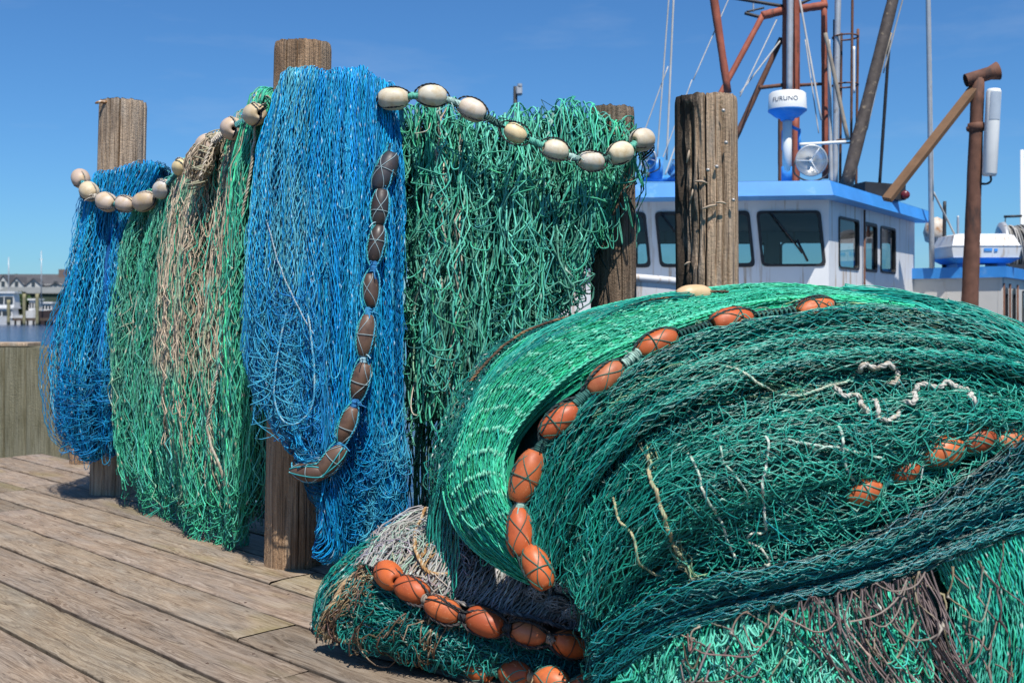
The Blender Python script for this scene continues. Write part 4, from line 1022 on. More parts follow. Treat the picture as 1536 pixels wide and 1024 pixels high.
bs = Sheet(backside(MOUND, 1.4, 3.45, lift=-.02), folds(60, [(.012, 5, 2, .4)]), toward=(-1, .6, .4))
for L, (off, m) in enumerate([(-.012, 1), (.0, 1), (.010, 1.3)]):
    net(a, bs, r, .0105 * m, .036, .0020, layer_shade((.006, .15, .135), L + 1), off, warp=((.03, 4, 3), (.012, 12, 6)), loose=.7, offn=.008, seed=640 + L, alt=(.30, .24, .14), alt_amt=.3, ragged=0)
loops(a, bs, r, 160, (.03, .10), (.01, .05), .0022, (.02, .18, .15), .01, alt=(.34, .28, .18), alt_amt=.4, seed=84, bulge=.015)
finish(a, 'fishing_net', 'dark teal net folded flat on the deck boards at the lower left of the heap', 'fishing net', PG, M_TWD)

# --- bright green tufts, mauve coarse net and jade sweep at the front foot of the heap
r = np.random.default_rng(46); a = Acc()
gs = [HL([(940, 975), (935, 1010), (930, 1060)], .05), HL([(1010, 948), (1005, 1000), (1000, 1070)], .07), HL([(1100, 922), (1098, 990), (1095, 1075)], .075), HL([(1200, 902), (1198, 980), (1195, 1080)], .08),
      HL([(1290, 884), (1292, 970), (1292, 1080)], .075), HL([(1370, 862), (1382, 960), (1390, 1080)], .06)]
SB = Sheet(gs, folds(48, [(.030, 3.5, 1.2, .4), (.014, 9, 2, .6)]), toward=(0, -1, .3))
core(a, SB, -.05, (.02, .22, .15), amp=.02)
for L, (off, m) in enumerate([(-.03, 1), (-.01, 1), (.008, 1.2), (.022, 1.8)]):
    net(a, SB, r, .0085 * m, .055, .0024, (.03, .40, .27), off, ppm=4, warp=((.03, 6, 3), (.02, 14, 5)), loose=1.6, offn=.016, seed=580 + L * 7, alt=(.14, .58, .43), alt_amt=.5, fleck=.05, var=.2)
loops(a, SB, r, 900, (.01, .06), (.02, .09), .0024, (.05, .46, .32), .01, v=(.02, .9), alt=(.2, .64, .5), alt_amt=.5, seed=80, bulge=.03, dv=.06)
finish(a, 'fishing_net', 'bright mint green net bunched in short tufts at the front foot of the heap', 'fishing net', PG)

r = np.random.default_rng(47); a = Acc()
gs = [HL([(1030, 945), (1010, 1000), (1000, 1080)], .115), HL([(1160, 905), (1150, 980), (1140, 1080)], .12), HL([(1290, 880), (1300, 970), (1310, 1080)], .12), HL([(1400, 848), (1425, 950), (1445, 1080)], .10), HL([(1490, 815), (1520, 930), (1545, 1080)], .09)]
SM = Sheet(gs, folds(49, [(.022, 3, 1.2, .4)]), toward=(0, -1, .3))
net(a, SM, r, .050, .078, .0024, (.28, .23, .18), .0, zig=.98, ppm=6, warp=((.05, 3, 2), (.03, 8, 4)), loose=.5, offn=.016, seed=600, alt=(.13, .10, .10), alt_amt=.5, fleck=.1, fleck_c=(.45, .4, .33), knots=1.9)
for q in range(80):                                                       # mauve strands pulled together in sheaves
    u0 = .38 + .40 * r.random(); v = np.linspace(.02, 1, 26); u = u0 + .16 * (v - .3) + .05 * (vn(v * 4, v * 0 + q, 2) - .5) - .05 * np.sin(v * 3)
    a.tubes(SM.at(u, v, .012 * r.standard_normal() - .008)[None], .0025, np.array([[.20, .155, .15]]) * r.uniform(.55, 1.35), 3)
loops(a, SM, r, 26, (.06, .2), (.01, .10), .0030, (.26, .20, .17), .01, alt=(.10, .08, .08), alt_amt=.5, seed=81, bulge=.03, dv=.12)
finish(a, 'fishing_net', 'brown mauve net of wide open meshes stretched over the mint green tufts', 'fishing net', PG)

r = np.random.default_rng(48); a = Acc()
gs = [HL([(1400, 842), (1425, 900), (1425, 960), (1400, 1060)], .05), HL([(1450, 822), (1478, 890), (1482, 960), (1468, 1070)], .08), HL([(1505, 800), (1530, 880), (1538, 960), (1530, 1070)], .085), HL([(1560, 780), (1590, 870), (1600, 960), (1600, 1070)], .06), HL([(1620, 750), (1660, 850), (1680, 960), (1690, 1070)], .02)]
SJ = Sheet(gs, folds(50, [(.018, 2.5, 1.0, .3), (.008, 7, 2, .5)]), toward=(0, -1, .3))
core(a, SJ, -.04, (.015, .2, .14), amp=.012)
for L, (off, m) in enumerate([(-.025, 1), (-.01, 1), (.004, 1.1)]):
    net(a, SJ, r, .0075 * m, .032, .0020, (.03, .38, .27), off, zig=.9, warp=((.02, 4, 2), (.01, 12, 4)), loose=.5, offn=.006, seed=620 + L * 7, alt=(.09, .50, .37), alt_amt=.45, fleck=.05, var=.2)
finish(a, 'fishing_net', 'jade net falling in a smooth curtain at the right front of the heap', 'fishing net', PG)

# --- orange float lines
OR = [(.50, .112, .028), (.43, .088, .024), (.54, .135, .04), (.37, .075, .022), (.48, .15, .06)]
OG = 'orange float lines in the heap'
def HF(lst, d, sh=MAIN):
    out = []
    for (x, y) in lst:
        q = H(x, y, d, sh); out.append((x, y, q[1]))
    return out
_SH = [ST1, ST2, ST3, ST4, SE]
_PJ = [(CX + F * q.D[..., 0] / q.D[..., 1], HY - F * (q.D[..., 2] - CZ) / q.D[..., 1], q.D[..., 1]) for q in _SH]
def onheap(px, py, d=0.):
    """the point of the heap's outer nets on this sight line"""
    best = None
    for X, Y, Z in _PJ:
        e = (X - px) ** 2 + (Y - py) ** 2; m = e < 36
        if m.any():
            z = Z[m].min()
            if best is None or z < best: best = z
    return P(px, py, best - d) if best is not None else H(px, py, .04 + d)
def OF(lst, d): return [(x, y, onheap(x, y, d)[1]) for x, y in lst]
float_line('line of netted orange floats along the inner edge of the bright emerald band', OG,
           HF([(806, 850), (779, 798), (789, 714), (838, 631), (907, 567), (985, 515), (1097, 481), (1222, 463)], .10), FM_O, OR, (.140, .043), (.02, .05, .045), [(.04, .14, .12), (.30, .45, .38), (.02, .08, .07)],
           head=HF([(820, 870)], .08), tail=HF([(1290, 460), (1370, 470)], .06), wrap=4, wrap_c=(.025, .13, .10), seed=11, e=2.8, k=.50, longi=1, cords=[(1, .0042, (.03, .16, .13)), (-1, .0042, (.03, .05, .05))])
float_line('line of orange floats half buried under teal meshes at the right of the heap', OG,
           OF([(1296, 738), (1357, 707), (1413, 677), (1468, 659), (1508, 660)], -.012), FM_O, OR, (.116, .040), (.03, .2, .17), [(.05, .25, .25), (.4, .45, .42)],
           head=OF([(1240, 760)], -.04), tail=OF([(1560, 645)], -.03), wrap=8, wrap_c=(.03, .22, .17), seed=12, wr=.0019)
float_line('line of shiny orange floats above the teal net folded on the deck', OG,
           HF([(583, 862), (618, 884), (664, 913), (727, 932), (793, 949), (857, 966)], .135, MOUND), FM_O, OR, (.122, .041), (.03, .035, .035), [(.05, .05, .05), (.3, .25, .2), (.03, .03, .035)],
           head=HF([(545, 850)], .10, MOUND), tail=HF([(920, 985)], .1, MOUND), wrap=2, wrap_c=(.10, .05, .03), seed=13, e=2.8, k=.48, longi=1, cords=[(1, .005, (.05, .045, .045)), (-1, .004, (.04, .04, .04))])
float_line('line of orange floats at the bottom edge, lying on the deck boards', OG,
           [(716, 1000, 3.62), (772, 1010, 3.52), (828, 1021, 3.45), (884, 1032, 3.39)], FM_O, OR, (.12, .045), (.10, .14, .11), [(.08, .25, .2), (.35, .25, .15)],
           head=[(670, 985, 3.72)], tail=[(940, 1045, 3.34)], wrap=3, wrap_c=(.05, .2, .16), seed=14)
# --- ropes lying on the heap
def hrope(label, pts, r_, c, d=.06, sh=MAIN, **kw):
    r_ = r_ * .95; n = 46 * len(pts)
    if sh is MOUND: return rope(label, None, r_, c, P3=HL(pts, d * .75, sh), n=n, **kw)
    w = cr(np.array([(x, y, 0) for x, y in pts]), n); q = np.array([onheap(x, y, .004) for x, y, _ in w])
    for _ in range(3): q[1:-1] = (q[:-2] + q[1:-1] * 2 + q[2:]) / 4
    t = np.arange(n); q[:, 1] -= .020 * (vn(t * .05, t * 0 + pts[0][0], 3) - .30)              # in and out of the meshes
    q[:, 1] += .035 * np.exp(-np.minimum(t, n - 1 - t) / 9.0)                               # both ends run down into the net
    return rope(label, None, r_, c, P3=q, n=n, **kw)
WH = (.48, .46, .41)
RG = 'pale ropes on the heap'
hrope('white rope looping round like a small arch on the teal meshes', [(1283, 565), (1286, 556), (1297, 546), (1312, 553), (1332, 547), (1347, 560), (1345, 572), (1333, 577)], .0085, WH, c2=(.42, .36, .28), group=RG)
hrope('white rope wriggling under the arch of white rope', [(1250, 580), (1256, 584), (1265, 594), (1287, 594), (1290, 605), (1298, 617), (1307, 614)], .0075, WH, c2=(.4, .36, .28), group=RG)
hrope('short white rope bent like a hook between two wriggling white ropes', [(1315, 602), (1317, 614), (1318, 627), (1332, 630), (1352, 619)], .0075, WH, c2=(.45, .4, .3), group=RG)
hrope('white rope with a long humped bend and a frayed tip', [(1362, 606), (1373, 598), (1371, 585), (1380, 577), (1396, 580), (1410, 580), (1420, 573), (1436, 581), (1450, 585), (1457, 594), (1463, 615)], .0085, WH, c2=(.5, .46, .4), group=RG)
hrope('pale beaded cord snaking down the middle of the teal heap', [(1033, 680), (1048, 710), (1053, 735), (1065, 756), (1085, 791), (1092, 815), (1108, 845)], 0.0041, (.55, .58, .48), d=.05, c2=(.2, .42, .33), group=RG)
hrope('pale cord with a kink right of the beaded snaking cord', [(1078, 655), (1085, 690), (1100, 710), (1118, 735), (1124, 760)], 0.0031, (.45, .55, .45), d=.05, c2=(.2, .42, .33), group=RG)
hrope('frayed pale cord hanging straight near the middle of the heap', [(1152, 655), (1150, 690), (1143, 730), (1145, 770), (1150, 800)], 0.0041, (.55, .57, .50), d=.05, c2=(.25, .42, .35), group=RG)
hrope('pale cord curling at the foot of the straight frayed cord', [(1150, 800), (1128, 800), (1122, 810), (1140, 822), (1152, 838), (1152, 852)], 0.0041, (.55, .55, .45), d=.05, c2=(.25, .42, .35), group=RG)
hrope('thick tan rope running down the front of the teal heap', [(972, 680), (974, 712), (984, 738), (995, 774), (1008, 811), (1027, 846), (1035, 865)], .0065, (.40, .34, .20), d=.07, c2=(.3, .34, .2), group=RG)
hrope('knotted straw cord left of the thick tan rope', [(920, 745), (926, 775), (950, 805), (956, 840), (975, 856), (1000, 868)], 0.0041, (.42, .38, .22), d=.06, c2=(.12, .32, .22), group=RG)
hrope('pale cord crossing the loose meshes above the buried orange floats', [(1180, 660), (1225, 668), (1260, 672), (1296, 680), (1330, 690)], .0042, (.5, .58, .5), d=.04, c2=(.2, .42, .33), group=RG)
hrope('thin white cord crossed by two others at the centre right of the heap', [(1262, 640), (1264, 670), (1272, 705), (1290, 735)], .0045, (.5, .58, .5), d=.04, c2=(.2, .42, .33), group=RG)
hrope('long pale line sagging over the upper teal folds', [(1080, 548), (1110, 556), (1150, 582), (1190, 594), (1240, 580), (1280, 570)], .0045, (.45, .50, .38), d=.07, c2=(.2, .42, .33), group=RG)
hrope('brown crusted rope at the left tip of the folded net', [(545, 856), (520, 870), (500, 905), (482, 930), (490, 950), (530, 962), (560, 950), (540, 930)], .0095, (.30, .20, .11), d=.06, sh=MOUND, c2=(.5, .4, .26), group=RG)
hrope('orange brown rope curving down over the pale grey net', [(640, 760), (628, 785), (622, 812), (628, 838), (645, 858), (680, 862)], .007, (.36, .20, .08), d=.10, sh=MOUND, c2=(.5, .42, .3), group=RG)
hrope('grey rope running along behind the shiny orange floats', [(600, 870), (660, 895), (720, 912), (780, 922), (830, 936), (880, 950)], .008, (.14, .13, .13), d=.11, sh=MOUND, c2=(.4, .36, .32), group=RG)

hrope('dark brown cord along the crest of the heap towards the rotten piling', [(1100, 438), (1040, 440), (960, 455), (880, 470), (800, 492), (745, 528), (705, 574)], .006, (.10, .06, .04), d=.0, c2=(.30, .17, .08), group=RG)
c = H(1040, 441, .04); a = Acc(); M = zto((1, .1, .06), c); a.lathe(ellip(.13, .036, e=2.8, k=.5), seg=24)
o = build('net_float', a, FM_C, None); o.location = c; o.rotation_euler = M.to_euler(); o.color = (.62, .42, .24, 1)
tag(o, 'single tan float lying on the crest of the heap in front of the rotten piling', 'float')
# ------------------------------------------------------------------ the fishing boat
WHITE = simple('white_hull_paint', (.66, .665, .665), .45, .4, var=.06, scale=3, stain=(.40, .29, .19), stain_amt=.55, stain_scale=3.2, streak=(4, 4, .28), bmp=.05)
CREAMP = simple('cream_house_paint', (.60, .57, .52), .5, .4, var=.08, scale=3, stain=(.40, .30, .2), stain_amt=.66, stain_scale=2.5, streak=(3, 3, .3), bmp=.05)
BLUEP = simple('blue_trim_paint', (.045, .26, .66), .4, .45, var=.12, scale=4, stain=(.16, .38, .70), stain_amt=.58, stain_scale=3, bmp=.06)
RUST = simple('rust_red_paint', (.30, .085, .05), .7, .3, var=.3, scale=7, stain=(.10, .045, .03), stain_amt=.55, stain_scale=9, streak=(1, 1, .3), bmp=.3)
RUSTD = simple('old_rusty_steel', (.14, .065, .042), .75, .3, var=.35, scale=9, stain=(.05, .032, .028), stain_amt=.52, stain_scale=7, streak=(1, 1, .25), bmp=.3)
DARK = simple('black_painted_steel', (.03, .03, .032), .55, .4, var=.3, scale=9, stain=(.35, .30, .22), stain_amt=.66, stain_scale=14, bmp=.1)
GALV = simple('galvanised_pipe', (.46, .47, .48), .45, .5, metal=.35, var=.15, scale=9, stain=(.24, .2, .16), stain_amt=.62, stain_scale=9)
BROWNW = simple('tan_brown_bar', (.17, .095, .05), .7, .3, var=.25, scale=6, stain=(.12, .07, .04), stain_amt=.6, stain_scale=6)
LINE = simple('grey_line', (.40, .40, .39), .8, .2, var=.2)
CHROME = simple('bright_reflector', (.62, .63, .64), .22, .5, metal=.9, var=.05, bmp=.02)
PLAST = simple('white_plastic', (.72, .72, .69), .4, .4, var=.05, bmp=.02)
FROST = simple('grey_lens', (.40, .45, .50), .3, .5, var=.08, bmp=.02)
INSIDE = simple('cabin_lining', (.05, .052, .055), .7, .3, var=.2)
RUBBER = simple('black_window_rubber', (.02, .02, .022), .5, .4)
REDL = simple('red_lamp_glass', (.13, .016, .022), .3, .5)
GLASS = glass_mat()
S = np.array([.5592, .8290])                     # the boat's heading, bow towards the dock
NO = np.array([.8290, -.5592])                   # outboard, starboard
A_ = np.array([3.50, 12.15]); D_ = A_ + 3.7 * S
FD = np.array([-.9926, .1213]); B_ = A_ + 2.6 * FD; C_ = B_ + np.array([-.85, .72]); E_ = C_ + 2.5 * S
boat = empty('fishing_boat', (3.0, 13.0, -1.2), 'white fishing boat with blue roof edge and rusty masts behind the heap of nets', 'fishing boat')

def P3(xy, z): return np.array([xy[0], xy[1], z])

# hull
def hull():
    ctr = A_ - NO * 1.35
    tip = ctr - S * 3.7
    st = [tip, tip + S * .9 + NO * .95, ctr - S * 1.6 + NO * 1.75, ctr + NO * 1.95, ctr + S * 6.5 + NO * 2.0]
    pt = [tip, tip + S * .9 - NO * .95, ctr - S * 1.6 - NO * 1.75, ctr - NO * 1.95, ctr + S * 6.5 - NO * 2.0]
    zt = np.array([1.52, 1.44, 1.18, 1.02, .98])
    n = 40
    sp = cr(np.array([P3(p, z) for p, z in zip(st, zt)]), n); pp = cr(np.array([P3(p, z) for p, z in zip(pt, zt)]), n)
    a = Acc(); rows = []
    mid = (sp + pp) / 2
    k = np.linspace(0, 1, 12)
    for src in (sp, pp):
        flare = np.interp(k, [0, .5, 1], [1, .90, .80])[None, :, None]
        xy = mid[:, None] + (src - mid)[:, None] * flare
        xy = xy + np.array([S[0], S[1], 0]) * (k[None, :, None] * .35 * np.linspace(1, 0, n)[:, None, None])
        xy[..., 2] = src[:, None, 2] * (1 - k) + (-1.5) * k
        rows.append(xy); a.grid(xy)
    tr = np.stack([rows[0][-1], rows[1][-1]]); a.grid(tr)
    inn = [mid + (s_ - mid) * .95 for s_ in (sp, pp)]
    for s_, i_ in zip((sp, pp), inn):                       # rail cap and inner bulwark
        d = i_.copy(); d[:, 2] -= .0
        a.grid(np.stack([s_ + [0, 0, .002], d + [0, 0, .002]])); e = i_.copy(); e[:, 2] -= .62; a.grid(np.stack([i_, e]))
    dk = [np.c_[i_[:, :2], i_[:, 2] - .6] for i_ in inn]; a.grid(np.stack(dk))
    build('hull', a, WHITE, boat, recalc=True)
    a = Acc()
    for s_ in (sp, pp): a.tubes((s_ * [1, 1, 1] + [0, 0, .03])[None], .035, (1, 1, 1), 8, True)
    build('rail', a, WHITE, boat)
hull()

def wall(acc, A, B, z0, z1, th, ops, shear=0., inward=None):
    """a wall from A to B of thickness th with window openings (s0, s1, za, zb); shear slides the openings' feet along the wall"""
    A, B = np.array(A), np.array(B); L = np.linalg.norm(B - A); d = (B - A) / L
    n = np.array([-d[1], d[0]]) if inward is None else np.array(inward)
    ss = sorted({0., L, *[o[0] for o in ops], *[o[1] for o in ops]}); zs = sorted({z0, z1, *[o[2] for o in ops], *[o[3] for o in ops]})
    zm = ops[0][3] if ops else z1
    def pt(s, z, w):
        if 0 < s < L: s = s + shear * np.clip((zm - z), 0, .8)
        q = A + d * s + n * w; return [q[0], q[1], z]
    for i in range(len(ss) - 1):
        for j in range(len(zs) - 1):
            m = ((ss[i] + ss[i + 1]) / 2, (zs[j] + zs[j + 1]) / 2)
            if any(o[0] < m[0] < o[1] and o[2] < m[1] < o[3] for o in ops): continue
            q = [(ss[i], zs[j]), (ss[i + 1], zs[j]), (ss[i + 1], zs[j + 1]), (ss[i], zs[j + 1])]
            acc.add([pt(*k, 0) for k in q], [[0, 1, 2, 3]]); acc.add([pt(*k, th) for k in q], [[3, 2, 1, 0]])
    out = []
    for o in ops:
        c = [(o[0], o[2]), (o[1], o[2]), (o[1], o[3]), (o[0], o[3])]
        for k in range(4):
            p, q = c[k], c[(k + 1) % 4]
            acc.add([pt(*p, 0), pt(*q, 0), pt(*q, th), pt(*p, th)], [[0, 1, 2, 3]])
        out.append(([np.array(pt(*k, 0)) for k in c], np.array([n[0], n[1], 0])))
    return out

def window(cs, n, frame_mat=RUBBER, fw=.022):
    cs = np.array(cs); m = cs.mean(0)
    def rnd(k, off, rr=.055):
        q = m + (cs - m) * k + n * off; p = []
        for i in range(4):
            a, b, c = q[i - 1], q[i], q[(i + 1) % 4]
            u = (a - b) / np.linalg.norm(a - b); v = (c - b) / np.linalg.norm(c - b)
            for t in np.linspace(0, 1, 5):
                e, f = b + u * rr, b + v * rr
                p.append((1 - t) ** 2 * e + 2 * t * (1 - t) * b + t * t * f)
        return np.array(p)
    w = np.linalg.norm(cs[1] - cs[0]); k0 = 1 + .02 / w; k1 = 1 - 2 * fw / w
    a = Acc(); R = np.stack([rnd(k0, -.012, .06), rnd(k1, -.014), rnd(k1, .03)]); R = np.concatenate([R, R[:, :1]], 1); a.grid(R)
    o = build('window', a, frame_mat, boat, smooth=False)
    g = Acc(); q = rnd(1 + .0, .012); g.add(q, [list(range(len(q)))]); build('pane', g, GLASS, o, smooth=False)

hs = Acc(); wins = []
Z0, Z1 = .45, 2.45
wins += wall(hs, A_, B_, Z0, Z1, .06, [(.10, .78, 1.715, 2.315), (.87, 1.29, 1.715, 2.315), (1.42, 1.90, 1.715, 2.315), (2.02, 2.46, 1.715, 2.315)], -.10, inward=(-FD[1], FD[0]) if (-FD[1], FD[0])[1] > 0 else (FD[1], -FD[0]))
wins += wall(hs, A_, D_, Z0, Z1, .06, [(.34, 1.10, 1.70, 2.28), (1.33, 1.85, 1.70, 2.28), (2.02, 2.70, 1.70, 2.28)], 0, inward=-NO)
wins += wall(hs, B_, C_, Z0, Z1, .06, [(.18, .9, 1.75, 2.29)], 0, inward=(.6, .8))
wins += wall(hs, C_, E_, Z0, Z1, .06, [(.3, 1.1, 1.75, 2.25), (1.4, 2.1, 1.75, 2.25)], 0, inward=NO)
LB = np.linalg.norm(D_ - E_)
wins += wall(hs, E_, D_, Z0, Z1, .06, [(.25, 1.1, 1.55, 2.16), (1.30, 2.05, 1.55, 2.16), (2.25, LB - .3, 1.55, 2.16)], 0, inward=-S)
build('wheelhouse', hs, WHITE, boat, smooth=False, recalc=True)
for cs, n in wins: window(cs, n)
# lining: a dark ceiling panel, a console and a floor inside
a = Acc(); poly = np.array([A_, D_, E_, C_, B_]); c = poly.mean(0); pin = c + (poly - c) * .955
a.prism(pin, 2.30, 2.42); a.prism(pin, .46, .52)
a.prism([A_ + FD * .3 + S * .25, A_ + FD * 2.3 + S * .25, A_ + FD * 2.3 + S * .75, A_ + FD * .3 + S * .75], .52, 1.62)
build('cabin_lining', a, INSIDE, boat, smooth=False, recalc=True)

def offset(poly, d):
    poly = np.array(poly); n = len(poly); out = []
    ar = sum(poly[i][0] * poly[(i + 1) % n][1] - poly[(i + 1) % n][0] * poly[i][1] for i in range(n)); sg = 1 if ar > 0 else -1
    for i in range(n):
        a, b, c = poly[i - 1], poly[i], poly[(i + 1) % n]
        u = (b - a) / np.linalg.norm(b - a); v = (c - b) / np.linalg.norm(c - b)
        n1 = sg * np.array([u[1], -u[0]]); n2 = sg * np.array([v[1], -v[0]])
        d1, d2 = d[(i - 1) % n], d[i]
        M = np.array([n1, n2]); out.append(np.linalg.solve(M, [n1 @ b + d1, n2 @ b + d2]))
    return np.array(out)
# walls in order A->D (side), D->E (aft), E->C (port), C->B, B->A (front)
ov = [.20, .10, .2, .3, .50]
rp = offset(poly, ov); rp2 = offset(poly, [x - .05 for x in ov])
a = Acc(); a.prism(rp, Z1 - .01, Z1 + .15, poly1=rp2); c2 = rp2.mean(0); a.prism(rp2, Z1 + .152, Z1 + .19, poly1=c2 + (rp2 - c2) * .7)
build('roof', a, BLUEP, boat, smooth=False, recalc=True)
# a grab rail and cable along the side, windscreen wipers
a = Acc(); a.tube(P3(A_ + S * 1.24 + NO * .03, .5), P3(A_ + S * 1.24 + NO * .03, 2.42), .012)
build('drain_pipe', a, RUSTD, boat)
for s0 in (.42, 1.62):
    a = Acc(); b0 = A_ + FD * (s0 + .22) - np.array([0, .045]); b1 = A_ + FD * (s0 - .12) - np.array([0, .05]); a.tube(P3(b0, 2.31), P3(b1, 1.85), .011, sides=6); a.tube(P3(b1 + [-.06, 0], 2.0), P3(b1 + [.06, -.002], 1.76), .014, sides=6)
    build('wiper', a, RUBBER, boat)

# after house with its blue trim, door and pipe rail
F1 = A_ + 3.62 * S + NO * .02; F2 = np.array([6.43, 14.43]); F3 = F2 + S * 4.2; F4 = F1 + S * 4.6 - NO * 1.6; F0 = F1 - NO * 1.6
hp = np.array([F1, F2, F3, F4, F0])
a = Acc(); ow = wall(a, F1, F2, .35, 1.66, .05, [], inward=(.75, .66)); od = wall(a, F2, F3, .35, 1.66, .05, [(.14, .36, .95, 1.50), (.72, .94, .95, 1.50), (1.5, 2.1, 1.05, 1.5)], inward=-NO)
wall(a, F3, F4, .35, 1.66, .05, [], inward=-S); wall(a, F4, F0, .35, 1.66, .05, [], inward=NO); wall(a, F0, F1, .35, 1.66, .05, [], inward=S)
build('after_house', a, CREAMP, boat, smooth=False, recalc=True)
for cs, n in od: window(cs, n)
a = Acc(); hr = offset(hp, [.06] * 5); a.prism(hr, 1.655, 1.80); build('trim', a, BLUEP, boat, smooth=False, recalc=True)
a = Acc(); q = F2 + NO * .28
for t0, t1 in ((.1, 1.5),):
    p0, p1 = q + S * t0, q + S * t1
    a.tubes(cr([P3(p0, .4), P3(p0, 1.35), P3(p0 + S * .08, 1.43), P3(p1 - S * .08, 1.43), P3(p1, 1.35), P3(p1, .4)], 60)[None], .032, (1, 1, 1), 10, True)
    for t in (.45, .85, 1.2): a.tube(P3(q + S * t, .4), P3(q + S * t, 1.43), .018)
build('pipe_rail', a, WHITE, boat)
a = Acc(); dd = [F2 + S * .06 + NO * .012, F2 + S * 1.12 + NO * .012]
for s_ in (.06, .50, 1.08): a.tube(P3(F2 + S * s_ + NO * .012, .4), P3(F2 + S * s_ + NO * .012, 1.58), .014, sides=6)
build('door_frame', a, RUSTD, boat)

# ------------- everything that stands on the boat
def tubes_part(name, mt, *segs, parent=boat, sides=10):
    """each segment: ((px, py, Y), (px, py, Y), width in photo pixels[, width at the far end])"""
    a = Acc()
    for s_ in segs:
        p, q = P(*s_[0]), P(*s_[1]); r0 = s_[2] / 2 / F * s_[0][2]; r1 = (s_[3] if len(s_) > 3 else s_[2]) / 2 / F * s_[1][2]
        n = 12; t = np.linspace(0, 1, n)[:, None]; pt = p * (1 - t) + q * t
        a.tubes(pt[None], np.linspace(r0, r1, n)[None] * (1 + .03 * np.random.default_rng(int(abs(p[0]) * 97)).standard_normal(n))[None], (1, 1, 1), sides, True)
    return build(name, a, mt, parent)
YM = 14.3
tubes_part('mast', RUST, ((1187, -140, YM), (1186, 300, YM), 27, 26))
m2 = tubes_part('mast_pipe', GALV, ((1186, -140, YM - .16), (1184, 150, YM - .16), 12, 9))
tubes_part('crosstree', RUST, ((1143, 24, YM), (1176, 16, YM), 13), ((1198, 14, YM), (1240, 8, YM), 12))
tubes_part('mast_leg', RUST, ((1236, 0, YM), (1238, 268, YM), 9, 10))
tubes_part('mast_brace', RUST, ((1145, 22, YM), (1076, 150, YM - .3), 9, 9))
tubes_part('mast_brace', RUST, ((1062, -60, 13.2), (1092, 140, 13.2), 13, 11))
tubes_part('mast_brace', RUSTD, ((1172, 58, YM + .2), (1102, 210, YM + .2), 9))
tubes_part('crossbar', RUSTD, ((1138, 132, YM), (1174, 128, YM), 6)); tubes_part('crossbar', RUSTD, ((1199, 128, YM), (1236, 126, YM), 5))
tubes_part('mast_leg', RUSTD, ((1171, 170, 13.4), (1171, 300, 13.4), 8)); tubes_part('mast_leg', RUST, ((1193, 178, 13.5), (1192, 300, 13.5), 9))
tubes_part('antenna_yard', DARK, ((1080, -6, YM), (1176, 10, YM), 5, 5)); tubes_part('antenna_yard', DARK, ((1200, 6, YM), (1240, -12, YM), 5, 4))
tubes_part('antenna', DARK, ((1117, 20, YM), (1140, 26, YM), 5), ((1120, 18, YM), (1146, 12, YM), 3)); tubes_part('antenna', GALV, ((1130, 2, YM), (1130, 18, YM), 2.5))
tubes_part('boom', simple('scabby_boom_steel', (.075, .06, .052), .7, .3, var=.4, scale=14, stain=(.28, .22, .15), stain_amt=.58, stain_scale=16), ((1347, -30, 13.2), (1268, 284, 12.9), 16, 20))
tubes_part('boom_strut', simple('grey_flaking_bar', (.28, .24, .19), .7, .3, var=.3, scale=12), ((1336, 50, 13.3), (1282, 240, 13.1), 5, 7), ((1238, 50, 13.6), (1272, 210, 13.5), 6, 6))
tubes_part('boom_line', DARK, ((1334, 60, 13.3), (1319, 282, 13.6), 5, 4.5))
tubes_part('boom_line', LINE, ((1362, -30, 13.2), (1325, 110, 13.3), 2.2), ((1352, -30, 13.2), (1300, 195, 13.2), 3))
tubes_part('white_mast', GALV, ((1258, -60, 13.9), (1252, 290, 13.9), 9, 9))
tubes_part('white_mast', LINE, ((1243, 60, 13.7), (1247, 285, 13.7), 5, 6)); tubes_part('white_mast', DARK, ((1252, 30, 14.0), (1252, 200, 14.0), 5))
tubes_part('ladder_pole', RUSTD, ((1279, -40, 13.8), (1276, 290, 13.8), 4, 4)); tubes_part('ladder_pole', RUSTD, ((1287, 44, 14.1), (1284, 290, 14.1), 4, 4)); tubes_part('ladder_pole', RUSTD, ((1262, 50, 14.2), (1260, 290, 14.2), 4, 4))
for y in (56, 128, 212):
    a = Acc(); c = P(1268, y, 13.95); an = np.linspace(0, 2 * np.pi, 33); a.tubes(np.stack([c[0] + .155 * np.cos(an), c[1] + .16 * np.sin(an), np.full(33, c[2])], -1)[None], .012, (1, 1, 1), 6); build('ladder_ring', a, RUSTD, boat)
tubes_part('whip_antenna', PLAST, ((1281, 70, 13.6), (1281, 140, 13.6), 3.5))
tubes_part('light_bar', PLAST, ((1200, 217, 12.7), (1268, 213, 12.9), 5))
# stays and halyards
for i, s_ in enumerate([((1006, -40, 13), (985, 245, 12.9), 2.6), ((1012, -40, 13.1), (1000, 240, 12.9), 3.4), ((1002, 100, 13), (962, 210, 12.9), 2), ((1110, -40, 13.6), (1040, 120, 13), 1.8), ((1038, 120, 13), (985, 262, 12.8), 1.8),
                        ((1165, 30, YM), (1110, 145, 13.6), 2), ((1170, 62, YM), (1110, 140, 13.8), 2.4), ((1196, -20, YM - .2), (1232, 180, 13.6), 3.4), ((1208, 60, YM - .2), (1228, 200, 13.6), 2), ((1018, 205, 13), (998, 262, 12.8), 2.4)]):
    tubes_part('stay', LINE, s_, sides=6)
tubes_part('pole', GALV, ((1391, -60, 14.6), (1398, 402, 14.9), 6, 8)); tubes_part('halyard', LINE, ((1394, -60, 14.6), (1400, 300, 14.8), 2), ((1400, 288, 14.8), (1432, 352, 15.0), 3))

